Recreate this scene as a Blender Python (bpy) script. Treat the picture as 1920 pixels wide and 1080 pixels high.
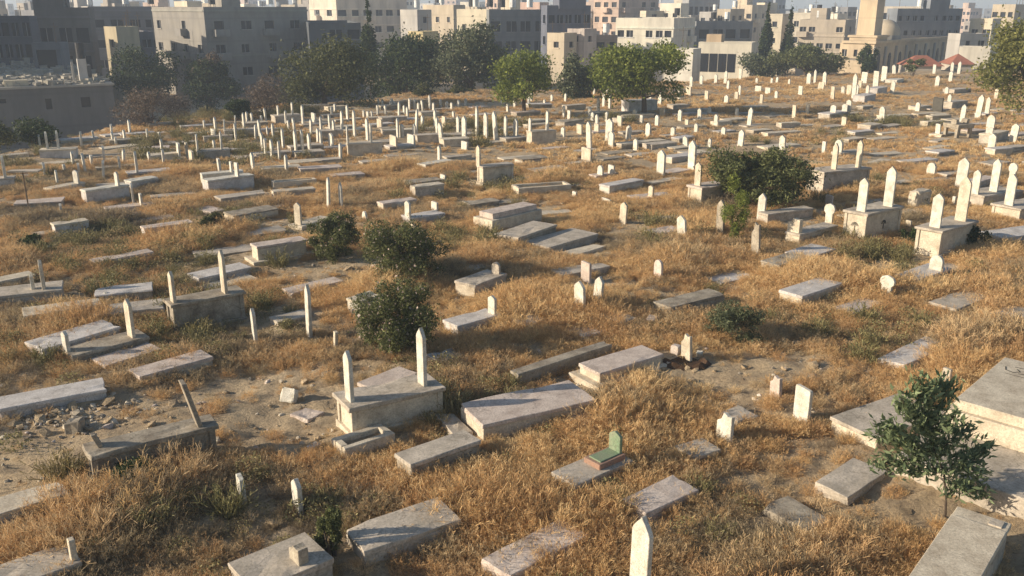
import bpy, bmesh, math, random
import numpy as np
from mathutils import Vector
random.seed(7); RNG = np.random.default_rng(11)
PI = math.pi; R = math.radians
for o in list(bpy.data.objects): bpy.data.objects.remove(o)
S = bpy.context.scene; COL = S.collection
# ------------------------------------------------------------------ camera, sky, sun, exposure
CAMH = 8.0; FPX = 1663.0; YH = 11.0
PITCH = math.atan((540 - YH) / FPX)
cd = bpy.data.cameras.new('camera'); cam = bpy.data.objects.new('camera', cd); COL.objects.link(cam)
cam.location = (0, 0, CAMH); cam.rotation_euler = (PI/2 - PITCH, 0, 0)
cd.sensor_width = 36; cd.lens = 36 * FPX / 1920; cd.clip_start = .1; cd.clip_end = 6000
S.camera = cam
SUN_EL = R(19); SUN_DIR = Vector((1, .16, 0)).normalized()          # the way the light travels over the ground
w = bpy.data.worlds.new('World'); S.world = w; w.use_nodes = True
nt = w.node_tree; sky = nt.nodes.new('ShaderNodeTexSky'); sky.sky_type = 'NISHITA'; sky.sun_disc = False
sky.sun_elevation = SUN_EL; sky.sun_rotation = math.atan2(-SUN_DIR.x, -SUN_DIR.y)
sky.air_density = 1.0; sky.dust_density = 1.0; sky.ozone_density = 1.2
nt.links.new(sky.outputs[0], nt.nodes['Background'].inputs[0]); nt.nodes['Background'].inputs[1].default_value = .086
sl = bpy.data.lights.new('sun', 'SUN'); sl.energy = 5.0; sl.angle = R(.6); sl.color = (1, .86, .67)
sun = bpy.data.objects.new('sun', sl); COL.objects.link(sun)
sun.rotation_euler = Vector((SUN_DIR.x*math.cos(SUN_EL), SUN_DIR.y*math.cos(SUN_EL), -math.sin(SUN_EL))).to_track_quat('-Z', 'Y').to_euler()
S.view_settings.view_transform = 'Standard'; S.view_settings.look = 'None'
S.view_settings.exposure = 0.55; S.view_settings.gamma = 1
S.render.engine = 'CYCLES'; S.cycles.volume_bounces = 1
# ------------------------------------------------------------------ projection helpers (pixels of the 1920 photo)
CP, SP = math.cos(PITCH), math.sin(PITCH)
def ray(px, py):
    a = (px - 960) / FPX; b = (540 - py) / FPX
    return Vector((a, CP + b*SP, -SP + b*CP))
def on_z(px, py, z):
    r = ray(px, py); t = (z - CAMH) / r.z
    return Vector((r.x*t, r.y*t, z))
def at_y(px, py, Y):
    r = ray(px, py); t = Y / r.y
    return Vector((r.x*t, Y, CAMH + r.z*t))
def depth(P): return P.y*CP + (CAMH - P.z)*SP
def height_to(P, py):
    v = (540 - py)/FPX; D = depth(P); U = P.y*SP - (CAMH - P.z)*CP
    return (v*D - U) / (CP + v*SP)
# ------------------------------------------------------------------ terrain
EDGE = [(-900, 420), (-250, 330), (0, 292), (60, 275), (200, 243), (330, 225), (480, 203), (640, 190), (800, 176), (900, 170), (1000, 163), (1140, 158), (1300, 152), (1450, 147), (1600, 141), (1750, 131), (1920, 128), (2400, 122)]
_ep = [on_z(x, y, 0) for x, y in EDGE]
_ex = np.array([p.x for p in _ep]); _ey = np.array([p.y for p in _ep])
_o = np.argsort(_ex); _ex = _ex[_o]; _ey = _ey[_o]
def terr(x, y):
    x = np.asarray(x, float); y = np.asarray(y, float)
    z = .07*np.sin(.35*x+1)*np.cos(.28*y) + .05*np.sin(.83*x+.5*y) + .035*np.sin(1.7*x-1.3*y+2) + .02*np.sin(3.9*x+2.3*y)*np.sin(2.9*y-1.1*x)
    s = np.clip((y - np.interp(x, _ex, _ey)) / 13.0, 0, 1)
    s = s*s*(3-2*s)
    return z*(1-.6*s) - 4.8*s
def T(x, y): return float(terr(x, y))
def ground_at(px, py, up=0.0):
    z = up
    for _ in range(6):
        p = on_z(px, py, z); z = T(p.x, p.y) + up
    return on_z(px, py, z)
# ------------------------------------------------------------------ materials
def mat(name, build):
    m = bpy.data.materials.new(name); m.use_nodes = True
    t = m.node_tree; b = t.nodes['Principled BSDF']; b.inputs['Roughness'].default_value = .85
    b.inputs['Specular IOR Level'].default_value = .25
    build(t, b); return m
def node(t, kind, **kw):
    n = t.nodes.new(kind)
    for k, v in kw.items():
        if k.startswith('i_'): n.inputs[k[2:].replace('_', ' ')].default_value = v
        else: setattr(n, k, v)
    return n
def mix(t, fac, a, b, blend='MIX'):
    n = t.nodes.new('ShaderNodeMix'); n.data_type = 'RGBA'; n.blend_type = blend
    for s, v in ((n.inputs[0], fac), (n.inputs[6], a), (n.inputs[7], b)):
        if isinstance(v, bpy.types.NodeSocket): t.links.new(v, s)
        else: s.default_value = v if not isinstance(v, tuple) else (*v[:3], 1)
    return n.outputs[2]
def ramp(t, sock, stops):
    n = t.nodes.new('ShaderNodeValToRGB'); e = n.color_ramp.elements
    while len(e) < len(stops): e.new(.5)
    for q, (p, c) in zip(e, stops): q.position = p; q.color = (*c, 1) if isinstance(c, tuple) else (c, c, c, 1)
    t.links.new(sock, n.inputs[0]); return n.outputs[0]
def noise(t, coord, scale, detail=5, rough=.6):
    n = node(t, 'ShaderNodeTexNoise', i_Scale=scale, i_Detail=detail, i_Roughness=rough); t.links.new(coord, n.inputs['Vector']); return n.outputs[0]
def bump(t, b, h, strength=.4, dist=.02):
    n = node(t, 'ShaderNodeBump', i_Strength=strength, i_Distance=dist); t.links.new(h, n.inputs['Height']); t.links.new(n.outputs[0], b.inputs['Normal'])
def stone(name, col, stain, amount=.5, scale=3.0, crack=.5):
    def f(t, b):
        g = node(t, 'ShaderNodeNewGeometry').outputs['Position']
        n1 = noise(t, g, scale, 8, .65); n2 = noise(t, g, scale*9, 6, .7); n3 = noise(t, g, .7, 3)
        c = mix(t, ramp(t, n1, [(.52-.22*amount, 0.), (.78-.12*amount, 1.)]), col, stain)
        c = mix(t, ramp(t, n2, [(.35, .45), (.62, 0.)]), c, tuple(v*.45 for v in stain))
        vo = node(t, 'ShaderNodeTexVoronoi', feature='DISTANCE_TO_EDGE', i_Scale=.9); wv = node(t, 'ShaderNodeVectorMath', operation='ADD'); nn = node(t, 'ShaderNodeTexNoise', i_Scale=2.5, i_Detail=6.)
        t.links.new(g, nn.inputs['Vector']); t.links.new(g, wv.inputs[0]); t.links.new(nn.outputs[1], wv.inputs[1]); t.links.new(wv.outputs[0], vo.inputs['Vector'])
        c = mix(t, ramp(t, vo.outputs['Distance'], [(0., crack), (.016, 0.)]), c, tuple(v*.35 for v in stain))
        n5 = noise(t, g, 38., 3, .5); c = mix(t, ramp(t, n5, [(.60, 0.), (.68, .5)]), c, (.16, .15, .12))
        c = mix(t, .5, c, ramp(t, n3, [(.3, (.72, .72, .72)), (.7, (1, 1, 1))]), 'MULTIPLY')
        t.links.new(c, b.inputs['Base Color']); bump(t, b, n2, .35, .02)
    return mat(name, f)
M = {
 'cream':  stone('cream limestone', (.76, .67, .52), (.46, .38, .28), .5, 3, .25),
 'white':  stone('white marble', (.80, .765, .67), (.50, .45, .35), .55, 5, 0.),
 'pink':   stone('pinkish marble', (.74, .63, .54), (.46, .37, .31), .55),
 'grey':   stone('weathered concrete', (.70, .61, .50), (.38, .33, .26), .8, 2.2),
 'blue':   stone('bluish marble', (.74, .69, .64), (.46, .42, .38), .5),
 'dirty':  stone('soiled plaster', (.56, .49, .38), (.22, .18, .135), .9, 2.6),
 'greenp': stone('green paint', (.20, .33, .19), (.30, .33, .22), .8),
 'redp':   stone('red oxide paint', (.44, .24, .17), (.36, .26, .19), .8),
 'dark':   stone('dark basalt', (.12, .11, .09), (.07, .065, .055), .5),
}
def f_ground(t, b):
    g = node(t, 'ShaderNodeNewGeometry').outputs['Position']
    n1 = noise(t, g, .25, 6, .6); n2 = noise(t, g, 2.2, 8, .7); n3 = noise(t, g, 14, 6, .75)
    c = mix(t, ramp(t, n1, [(.38, 0.), (.62, 1.)]), (.58, .45, .285), (.44, .325, .195))
    c = mix(t, ramp(t, n2, [(.42, 0.), (.66, .85)]), c, (.27, .20, .13))
    c = mix(t, ramp(t, n3, [(.30, .8), (.48, 0.)]), c, (.12, .09, .06))
    c = mix(t, ramp(t, n3, [(.58, 0.), (.70, .6)]), c, (.50, .42, .31))
    t.links.new(c, b.inputs['Base Color']); bump(t, b, n3, .9, .08)
M['ground'] = mat('dry soil', f_ground)
def f_leaf(c0, c1, trans=.25, inst=False, extra=None):
    def f(t, b):
        gn = node(t, 'ShaderNodeNewGeometry'); r = gn.outputs['Random Per Island']
        if inst:
            a = node(t, 'ShaderNodeAttribute', attribute_type='INSTANCER', attribute_name='tone').outputs['Fac']
            base = ramp(t, a, extra)
            c = mix(t, 1.0, base, ramp(t, r, [(0., (.55, .52, .48)), (1., (1.25, 1.2, 1.1))]), 'MULTIPLY')
        else:
            c = ramp(t, r, [(0., c0), (.85, c1), (1., tuple(min(1, v*1.4) for v in c1))])
        t.links.new(c, b.inputs['Base Color']); b.inputs['Roughness'].default_value = .65
        tr = node(t, 'ShaderNodeBsdfTranslucent'); t.links.new(c, tr.inputs[0])
        ms = node(t, 'ShaderNodeMixShader', i_Fac=trans)
        out = t.nodes['Material Output']
        t.links.new(b.outputs[0], ms.inputs[1]); t.links.new(tr.outputs[0], ms.inputs[2]); t.links.new(ms.outputs[0], out.inputs[0])
    return f
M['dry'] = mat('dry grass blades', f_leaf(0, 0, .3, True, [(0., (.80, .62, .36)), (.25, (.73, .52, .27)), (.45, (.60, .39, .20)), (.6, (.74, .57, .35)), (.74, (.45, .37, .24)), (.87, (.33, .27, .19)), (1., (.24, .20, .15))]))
M['weed'] = mat('green weed leaves', f_leaf(0, 0, .25, True, [(0., (.30, .265, .13)), (.5, (.22, .21, .10)), (1., (.38, .30, .17))]))
M['bright'] = mat('bright green foliage', f_leaf((.09, .125, .025), (.26, .29, .065), .4))
M['olive'] = mat('olive green foliage', f_leaf((.04, .05, .02), (.125, .13, .045)))
M['deep'] = mat('deep green foliage', f_leaf((.018, .032, .012), (.06, .085, .025)))
M['oleander'] = mat('oleander foliage', f_leaf((.05, .06, .025), (.17, .185, .07), .3))
M['greygreen'] = mat('grey green foliage', f_leaf((.06, .075, .04), (.15, .165, .085)))
M['twig'] = mat('bare brown twigs', f_leaf((.09, .065, .045), (.20, .15, .11), .1))
M['yellowgreen'] = mat('yellow green foliage', f_leaf((.11, .12, .035), (.28, .275, .085), .4))
M['sapling'] = mat('grey green long leaves', f_leaf((.06, .095, .045), (.24, .29, .15), .35))
M['flower'] = mat('pale pink blossoms', f_leaf((.45, .33, .28), (.62, .5, .42), .3))
M['bark'] = stone('bark', (.14, .105, .075), (.08, .06, .045), .6, 6)
def f_pane(t, b):
    b.inputs['Base Color'].default_value = (.018, .02, .026, 1); b.inputs['Roughness'].default_value = .35
M['pane'] = mat('dark window glass', f_pane)
def f_metal(c, r=.5):
    def f(t, b):
        g = node(t, 'ShaderNodeNewGeometry').outputs['Position']
        t.links.new(mix(t, ramp(t, noise(t, g, 5), [(.4, 0.), (.7, .7)]), c, tuple(v*.6 for v in c)), b.inputs['Base Color']); b.inputs['Roughness'].default_value = r
    return f
M['black'] = mat('black plastic', f_metal((.03, .03, .033))); M['tankwhite'] = mat('white plastic tank', f_metal((.75, .75, .72)))
M['rust'] = mat('rusty iron', f_metal((.17, .12, .08))); M['tin'] = mat('tin sheet', f_metal((.42, .42, .41)))
M['tiles'] = stone('clay roof tiles', (.42, .16, .10), (.30, .12, .08), .5, 2)
_wm = {}
def wallmat(c):
    k = tuple(round(v, 2) for v in c)
    if k not in _wm:
        def f(t, b):
            g = node(t, 'ShaderNodeNewGeometry').outputs['Position']
            mp = node(t, 'ShaderNodeMapping'); mp.inputs['Scale'].default_value = (1, 1, .25); t.links.new(g, mp.inputs[0])
            n1 = noise(t, mp.outputs[0], .8, 7, .65); n2 = noise(t, g, .35, 4)
            cc = mix(t, ramp(t, n1, [(.42, 0.), (.72, .8)]), k, tuple(v*.6 for v in k))
            cc = mix(t, ramp(t, n2, [(.5, 0.), (.62, .25)]), cc, tuple(v*.7 for v in k))
            sx = node(t, 'ShaderNodeSeparateXYZ'); t.links.new(g, sx.inputs[0]); md = node(t, 'ShaderNodeMath', operation='FRACT'); dv = node(t, 'ShaderNodeMath', operation='DIVIDE'); dv.inputs[1].default_value = 3.1
            t.links.new(sx.outputs[2], dv.inputs[0]); t.links.new(dv.outputs[0], md.inputs[0]); cc = mix(t, ramp(t, md.outputs[0], [(0., .4), (.06, .4), (.09, 0.), (1., 0.)]), cc, tuple(v*.7 for v in k))
            n4 = noise(t, g, .13, 2); cc = mix(t, .6, cc, ramp(t, n4, [(.35, (.7, .7, .72)), (.65, (1.1, 1.07, 1.0))]), 'MULTIPLY')
            t.links.new(cc, b.inputs['Base Color']); bump(t, b, n1, .3, .05)
        _wm[k] = mat('plaster wall', f)
    return _wm[k]
# ------------------------------------------------------------------ mesh builder
class MB:
    def __init__(s): s.v = []; s.f = []
    def add(s, vs, fs):
        k = len(s.v); s.v += [tuple(p) for p in vs]; s.f += [tuple(i+k for i in q) for q in fs]
    def box(s, c, u, n, lu, ln, z0, z1, jit=0.0, inset=0.0):
        """c centre (x,y); u,n unit vectors in plan; half sizes lu, ln"""
        vs = []
        for z, k in ((z0, 0), (z1, inset)):
            for a, b in ((-1, -1), (1, -1), (1, 1), (-1, 1)):
                p = Vector((c[0], c[1], z)) + u*(a*(lu-k)) + n*(b*(ln-k))
                if jit: p += Vector([random.uniform(-jit, jit) for _ in range(3)])
                vs.append(p)
        s.add(vs, [(0, 3, 2, 1), (4, 5, 6, 7), (0, 1, 5, 4), (1, 2, 6, 5), (2, 3, 7, 6), (3, 0, 4, 7)])
    def prism(s, prof, org, a, b, t):
        """profile points (p,q) -> org + a*p + b*q, extruded by vector t (centred)"""
        f0 = [org + a*p + b*q - t*.5 for p, q in prof]; f1 = [p + t for p in f0]; n = len(prof)
        s.add(f0 + f1, [tuple(range(n))[::-1], tuple(range(n, 2*n))] + [(i, (i+1) % n, n+(i+1) % n, n+i) for i in range(n)])
    def tube(s, p0, p1, r0, r1, k=7):
        d = (p1-p0)
        if d.length < 1e-6: return
        d.normalize(); a = d.orthogonal().normalized(); b = d.cross(a); vs = []
        for p, r in ((p0, r0), (p1, r1)):
            vs += [p + (a*math.cos(2*PI*i/k) + b*math.sin(2*PI*i/k))*r for i in range(k)]
        s.add(vs, [(i, (i+1) % k, k+(i+1) % k, k+i) for i in range(k)] + [tuple(range(k))[::-1], tuple(range(k, 2*k))])
    def build(s, name, m, parent=None, loc=None, bevel=0.0):
        me = bpy.data.meshes.new(name); off = Vector(loc) if loc is not None else (Vector(parent.location) if parent is not None else Vector((0, 0, 0)))
        if parent is not None and parent.parent is not None and loc is None: off = Vector(parent.parent.location) + Vector(parent.location)
        me.from_pydata([tuple(Vector(v) - off) for v in s.v], [], s.f); me.update()
        if bevel:
            bm = bmesh.new(); bm.from_mesh(me); bmesh.ops.recalc_face_normals(bm, faces=bm.faces)
            bmesh.ops.bevel(bm, geom=bm.edges[:], offset=bevel, segments=1, affect='EDGES'); bm.to_mesh(me); bm.free()
        me.materials.append(m); o = bpy.data.objects.new(name, me); COL.objects.link(o)
        if parent is not None: o.parent = parent
        elif loc is not None: o.location = loc
        return o
def tag(o, label, cat, group=None):
    o['label'] = label; o['category'] = cat
    if group: o['group'] = group
    return o
def empty(name, loc, label, cat, group=None):
    o = bpy.data.objects.new(name, None); COL.objects.link(o); o.location = loc; o.empty_display_size = .3
    return tag(o, label, cat, group)
def subdivide_jitter(o, cuts, amp):
    bm = bmesh.new(); bm.from_mesh(o.data)
    bmesh.ops.subdivide_edges(bm, edges=[e for e in bm.edges if e.calc_length() > .12], cuts=cuts, use_grid_fill=True)
    vs = list(bm.verts)
    for _ in range(random.choice([0, 1, 2, 3])):
        c = random.choice(vs).co.copy()
        ext = max(vs, key=lambda v: (v.co-Vector((0, 0, v.co.z))).length - (v.co-c).length*1.5).co.copy()
        for v in vs:
            d_ = (v.co-ext).length
            if d_ < .2: v.co += Vector((-ext.x, -ext.y, -abs(ext.z)*.0)).normalized()*(.2-d_)*.35 - Vector((0, 0, (.2-d_)*.15))
    for v in bm.verts: v.co += Vector([random.uniform(-amp, amp) for _ in range(3)])
    bm.to_mesh(o.data); bm.free()
# ------------------------------------------------------------------ ground
def make_ground():
    rows = [-25., -12., -4., 1., 5.]
    d = 8.
    while d < 1500: rows.append(d); d *= 1.0075 if d < 60 else (1.012 if d < 130 else 1.05)
    rows = np.array(rows); nc = 380
    tt = np.linspace(-1, 1, nc); tt = np.sign(tt)*np.abs(tt)**1.35
    X = tt[None, :]*(np.maximum(rows, 6)*1.0+22)[:, None]; Y = np.repeat(rows[:, None], nc, 1)
    Z = terr(X, Y)
    near = np.clip((48-Y)/20, 0, 1)
    Z = Z + near*(.035*np.sin(7.3*X+3*np.sin(2.1*Y))*np.sin(6.1*Y+2*np.sin(3*X)) + RNG.normal(0, .016, X.shape))
    V = np.stack([X, Y, Z], -1).reshape(-1, 3); nr = len(rows)
    i = (np.arange(nr-1)[:, None]*nc + np.arange(nc-1)[None, :]).ravel()
    F = np.stack([i, i+1, i+nc+1, i+nc], 1)
    me = bpy.data.meshes.new('ground'); me.vertices.add(len(V)); me.vertices.foreach_set('co', V.ravel())
    me.loops.add(F.size); me.loops.foreach_set('vertex_index', F.ravel()); me.polygons.add(len(F))
    me.polygons.foreach_set('loop_start', np.arange(0, F.size, 4)); me.update(); me.validate()
    me.materials.append(M['ground']); o = bpy.data.objects.new('ground', me); COL.objects.link(o); o['kind'] = 'structure'
    me.shade_smooth()
make_ground()
# ------------------------------------------------------------------ graves
FOOT = []      # footprints, for keeping the grass off
def stela_profile(wd, h, kind):
    a = wd/2
    if kind == 'point': return [(-a, 0), (a, 0), (a, h*.84), (a*.82, h*.88), (a*.45, h*.935), (a*.16, h*.97), (0, h), (-a*.16, h*.97), (-a*.45, h*.935), (-a*.82, h*.88), (-a, h*.84)]
    if kind == 'round': return [(-a, 0), (a, 0)] + [(a*math.cos(q), h - a*1.1 + a*1.1*math.sin(q)) for q in np.linspace(0, PI, 9)]
    if kind == 'flat': return [(-a, 0), (a, 0), (a, h*.97), (a*.9, h), (-a*.9, h*.985), (-a, h*.95)]
    if kind == 'broken': return [(-a, 0), (a, 0), (a*.95, h*.7), (a*.4, h*.8), (a*.1, h), (-a*.5, h*.93), (-a, h*.97)]
    if kind == 'turban': return [(-a*.7, 0), (a*.7, 0), (a*.7, h*.6), (a, h*.68), (a*1.05, h*.8), (a*.8, h*.93), (0, h), (-a*.8, h*.93), (-a*1.05, h*.8), (-a, h*.68), (-a*.7, h*.6)]
def stela_mb(P, h, wd=.32, th=.09, ang=R(30), kind='point', lean=(0, 0), sink=.12):
    mb = MB(); n = Vector((-math.sin(ang), math.cos(ang), 0)); u = Vector((math.cos(ang), math.sin(ang), 0))
    up = (Vector((0, 0, 1)) + u*lean[0] + n*lean[1]).normalized()
    mb.prism(stela_profile(wd, h+sink, kind), P - up*sink, n, up, u*th)
    return mb
def grave(label, A, B, C, h, kind='slab', m='pink', stones=(), side=None, name='tomb', Lmax=2.7, plinth=0.0, wmax=1.25, cat='tomb', emblem=False, wmin=.55):
    z = h
    for _ in range(5):
        a = on_z(*A, z); b = on_z(*B, z); z = T((a.x+b.x)/2, (a.y+b.y)/2) + h
    a, b, c = on_z(*A, z), on_z(*B, z), on_z(*C, z); g = z - h
    u = (b-a); u.z = 0; L = u.length; u.normalize()
    if L > Lmax: L = Lmax
    n = Vector((-u.y, u.x, 0)); q_ = c-a; q_.z = 0
    if a.y < 34 and n.dot(q_) > .3 and wmax > 1:      # settle the corner angle from both measured edges
        a0 = math.atan2(u.y, u.x); a1 = math.atan2(q_.y, q_.x) - PI/2; wt = min(.6, q_.length/(q_.length+L))
        da = max(-.45, min(.45, a1-a0)); a0 += da*wt; u = Vector((math.cos(a0), math.sin(a0), 0)); n = Vector((-u.y, u.x, 0))
    W = min(wmax, max(wmin, n.dot(c-a)))
    cen = a + u*(L/2) + n*(W/2); lu, ln = L/2, W/2
    root = empty(name, (cen.x, cen.y, g), label, cat)
    sm = M[side or m]; far = cen.y > 42; bv = 0 if far else .012
    FOOT.append((cen.x, cen.y, u.x, u.y, lu, ln, h))
    e = .03
    if plinth:
        mb = MB(); mb.box(cen, u, n, lu+.18, ln+.14, g-.3, g+plinth, .012); mb.build('plinth', sm, root, bevel=bv)
    if kind == 'box':
        mb = MB(); mb.box(cen, u, n, lu-.09, ln-.09, g-.3, z-.09, .006)
        o = mb.build('tomb_body', sm, root, bevel=bv)
        if not far:
            for sx in (-1, 1):
                for sy in (-1, 1):
                    k = MB(); k.box(cen + u*(sx*(lu-.11)) + n*(sy*(ln-.11)), u, n, .055, .055, g-.2, z-.093); k.build('corner_pilaster', sm, root, bevel=.008)
        mb = MB(); mb.box(cen, u, n, lu, ln, z-.09, z, .01); o = mb.build('cover_slab', M[m], root, bevel=bv)
        if not far: subdivide_jitter(o, 3, .004)
        mb = MB(); mb.box(cen, u, n, lu-.02, ln-.02, g-.3, g+.1, .008); mb.build('base_course', sm, root, bevel=bv)
        if emblem:
            zc = g + h*.52
            for cc, d1, nn in ((cen - u*(lu-.09), n, -u), (cen - n*(ln-.09) + u*.05, u, -n)):
                k = MB(); ctr = Vector((cc.x, cc.y, zc)) + nn*.004; rr = .15
                ring = []
                for i in range(16):     # fan shaped palmette carved in relief
                    q0 = PI*i/16; q1 = PI*(i+.62)/16
                    if i % 2 == 0:
                        k.prism([(.05*math.cos(q0), .05*math.sin(q0)), (rr*math.cos(q0), rr*math.sin(q0)), (rr*math.cos(q1+.12), rr*math.sin(q1+.12)), (.05*math.cos(q1), .05*math.sin(q1))], ctr, d1, Vector((0, 0, 1)), nn*.02)
                k.prism([(-.02, -.17), (.02, -.17), (.02, .03), (-.02, .03)], ctr, d1, Vector((0, 0, 1)), nn*.02)
                k.build('carved_emblem', M['dark'], root)
    elif kind == 'step':
        mb = MB(); mb.box(cen, u, n, lu, ln, g-.3, z-.2, .008); mb.build('tomb_body', sm, root, bevel=bv)
        mb = MB(); mb.box(cen+u*.02, u, n, lu-.16, ln-.15, z-.2, z, .006); mb.build('cover_slab', M[m], root, bevel=bv)
    elif kind == 'kerb':
        for sx, sy in ((0, -1), (0, 1), (-1, 0), (1, 0)):
            k = MB()
            if sx == 0: k.box(cen + n*(sy*(ln-.07)), u, n, lu, .07, g-.3, z, .012)
            else: k.box(cen + u*(sx*(lu-.07)), u, n, .07, ln-.143, g-.3, z-.003, .012)
            k.build('kerb_stone', sm, root, bevel=bv)
        k = MB(); k.box(cen, u, n, lu-.143, ln-.143, g-.3, z-.1, .01); k.build('soil_bed', M['ground'], root)
    elif kind == 'flat':
        mb = MB(); mb.box(cen, u, n, lu, ln, z-max(.07, h+.05), z, .03, .01); o = mb.build('cover_slab', M[m], root, bevel=bv)
        if not far: subdivide_jitter(o, 3, .006)
    else:
        mb = MB(); mb.box(cen, u, n, lu-.025, ln-.025, g-.3, z-.085, .006); mb.build('tomb_body', sm, root, bevel=bv)
        mb = MB(); mb.box(cen, u, n, lu, ln, z-.085, z, .008); o = mb.build('cover_slab', M[m], root, bevel=bv)
        if not far: subdivide_jitter(o, 3, .003)
    ang = math.atan2(u.y, u.x)
    for st in stones:
        x, yb, yt = st[:3]; o_ = dict(st[3]) if len(st) > 3 else {}
        P = on_z(x, yb, z); q = P - cen; 
        su = max(-lu+.07, min(lu-.07, q.dot(u))); sn = max(-ln+.15, min(ln-.15, q.dot(n)*.5))
        P = Vector((cen.x, cen.y, z)) + u*su + n*sn
        hh = height_to(P, yt)
        if 'h' in o_: hh = o_.pop('h')
        mm = o_.pop('m', 'white'); wd = o_.pop('w', .3); nm = o_.pop('nm', 'headstone')
        stela_mb(P, hh, min(wd, 2*ln), o_.pop('th', .085), ang, o_.pop('k', 'point'), o_.pop('lean', (0, 0)), .04).build(nm, M[mm], root, bevel=(0 if far else .008))
    return root, cen, u, n, lu, ln, z
HS = []   # free headstones, labelled afterwards
def head(x, yt, yb, wpx=None, k='point', m='white', lean=(0, 0), label=None, w=None, ang=30, th=.085):
    up_ = .24 if yb < 330 else .1        # the photo shows the stone only above the brush
    P = ground_at(x, yb, up_); P.z -= up_; h = max(.25, height_to(P, yt))
    va = math.atan2(P.x, P.y); a = R(ang + random.uniform(-6, 6))
    vis = abs(math.cos(a)*math.sin(va)+math.sin(a)*math.cos(va))     # broad-side share seen by the camera
    if wpx: w = min(1.0, max(.14, (wpx*depth(P)/FPX)/max(.25, vis)))
    if w is None: w = .34*min(1.15, max(.75, h/.85)) * random.uniform(.9, 1.1)
    if not any(lean) and random.random() < .7: lean = (random.gauss(0, .035), random.gauss(0, .03))
    near = P.y < 42
    o = stela_mb(P, h, w, th*(1 if near else 1.3), a, k, lean).build('headstone', M[m], None, loc=P, bevel=.008 if near else 0)
    o['category'] = 'headstone'
    FOOT.append((P.x, P.y, 1, 0, .08, .08, h))
    if label: o['label'] = label
    else: HS.append((x, yb, h, w, k, m, o))
    return o
# --- near and middle tombs (top face corner pixels)
G = grave
G('broad pale pink slab tomb in the centre foreground, its lit end flaking', (905,797), (1118,748), (862,755), .33, m='pink', side='cream')
G('large grey topped box tomb carrying two tall narrow headstones, centre left foreground', (655,768), (842,730), (612,738), .68, 'box', 'grey', [(658,752,657), (795,722,614)], side='cream')
G('soiled box tomb with a tall leaning headstone and a broken stub, left foreground', (163,856), (412,800), (143,834), .62, 'box', 'dirty', [(375,799,700,(('lean',(-.22,.02)),('k','flat'),('w',.26),('m','dirty'),('h',.92))), (186,832,808,(('k','broken'),('w',.2),('m','dirty'),('lean',(-.35,0)),('h',.28),('nm','broken_stub')))], side='dirty', Lmax=2.9)
G('clean beige slab tomb on a wider low plinth, right of the centre', (1125,700), (1237,660), (1093,678), .32, m='pink', side='cream', plinth=.08)
G('flat pink inscription slab sunk in tall dry grass above the big pointed headstone', (1212,964), (1316,919), (1165,943), .2, 'flat', 'pink')
G('grey weathered slab tomb in the bottom centre with a dark side', (682,1036), (868,975), (640,990), .34, m='grey')
G('thick grey slab tomb half buried in dry grass above the bottom centre slab', (770,872), (912,832), (727,858), .42, m='grey', side='dirty')
G('dull pink flat slab nearly hidden by grass at the bottom centre', (950,1082), (1120,1012), (882,1050), .24, 'flat', 'pink')
G('grey slab with a small upright block on it, cut by the bottom edge', (478,1112), (640,1062), (392,1070), .34, m='grey', stones=[(570,1058,1020,(('k','broken'),('w',.3),('th',.16),('m','dirty'),('h',.26),('nm','head_block')))])
G('grey slab with a slim stub post in the bottom left corner', (-40,1122), (158,1062), (-80,1085), .32, m='grey', stones=[(148,1062,1022,(('k','flat'),('w',.12),('m','cream'),('h',.33)))])
G('pale weathered slab tomb at the left edge below the soiled box tomb', (-70,985), (132,928), (-95,960), .38, m='cream', side='blue')
G('worn grey slab lying in the grass left of the bushy sapling', (1592,934), (1688,893), (1500,921), .14, 'flat', 'grey')
G('small cracked slab fragment sunk in grass below the worn grey slab', (1512,998), (1556,972), (1430,946), .1, 'flat', 'dirty')
G('brownish low slab behind the bushy sapling', (1645,822), (1765,768), (1565,778), .22, m='grey', side='cream')
G('pale speckled slab in dry grass above the bushy sapling', (1697,686), (1786,645), (1646,668), .16, 'flat', 'blue', side='cream')
G('grey granite slab tomb with a bright end, right of the big golden brush', (1505,556), (1579,530), (1461,543), .4, m='blue', side='cream', plinth=.1)
G('white slab tomb with a round topped head block, below the ornate tombs', (1724,525), (1785,503), (1678,514), .38, m='blue', side='white', stones=[(1764,508,478,(('k','round'),('w',.4),('th',.12)))], plinth=.05)
G('moss grey slab right of the white slab tomb with head block', (1795,580), (1872,550), (1741,566), .24, m='grey', side='cream')
G('small pinkish slab between the granite tomb and the moss grey slab', (1602,587), (1652,565), (1566,575), .1, 'flat', 'pink')
G('plain grey slab at the right edge under the moss grey slab', (1925,606), (2010,570), (1866,582), .24, m='grey')
G('big two step tomb with a cream end in the middle of the field', (923,404), (1022,382), (886,396), .82, 'step', 'pink', side='cream')
G('wide grey slab leaning against the two step tomb', (972,446), (1038,420), (931,436), .42, m='grey', side='dirty')
G('long grey slab right of the wide grey slab by the two step tomb', (1030,464), (1114,434), (985,448), .3, m='grey')
G('flat pale broken slab under the long grey slab', (1062,482), (1134,461), (1040,474), .1, 'flat', 'cream')
G('square rough stone tomb with one headstone and a dark side, upper middle', (905,313), (966,306), (877,311), .9, 'box', 'grey', [(884,309,272,(('m','cream'),))], side='cream')
G('kerbed grave with a pale grey top right of the square stone tomb', (972,353), (1072,346), (946,347), .42, 'kerb', 'pink', side='cream')
G('bright slab tomb behind the two small white heads', (1143,349), (1208,337), (1122,345), .42, m='blue', side='white')
G('low rubble edged slab with a short headstone, right of the bright slab tomb', (1195,373), (1268,366), (1172,366), .2, m='pink', side='cream', stones=[(1229,372,358,(('w',.34),('m','cream'),('h',.5)))])
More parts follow.
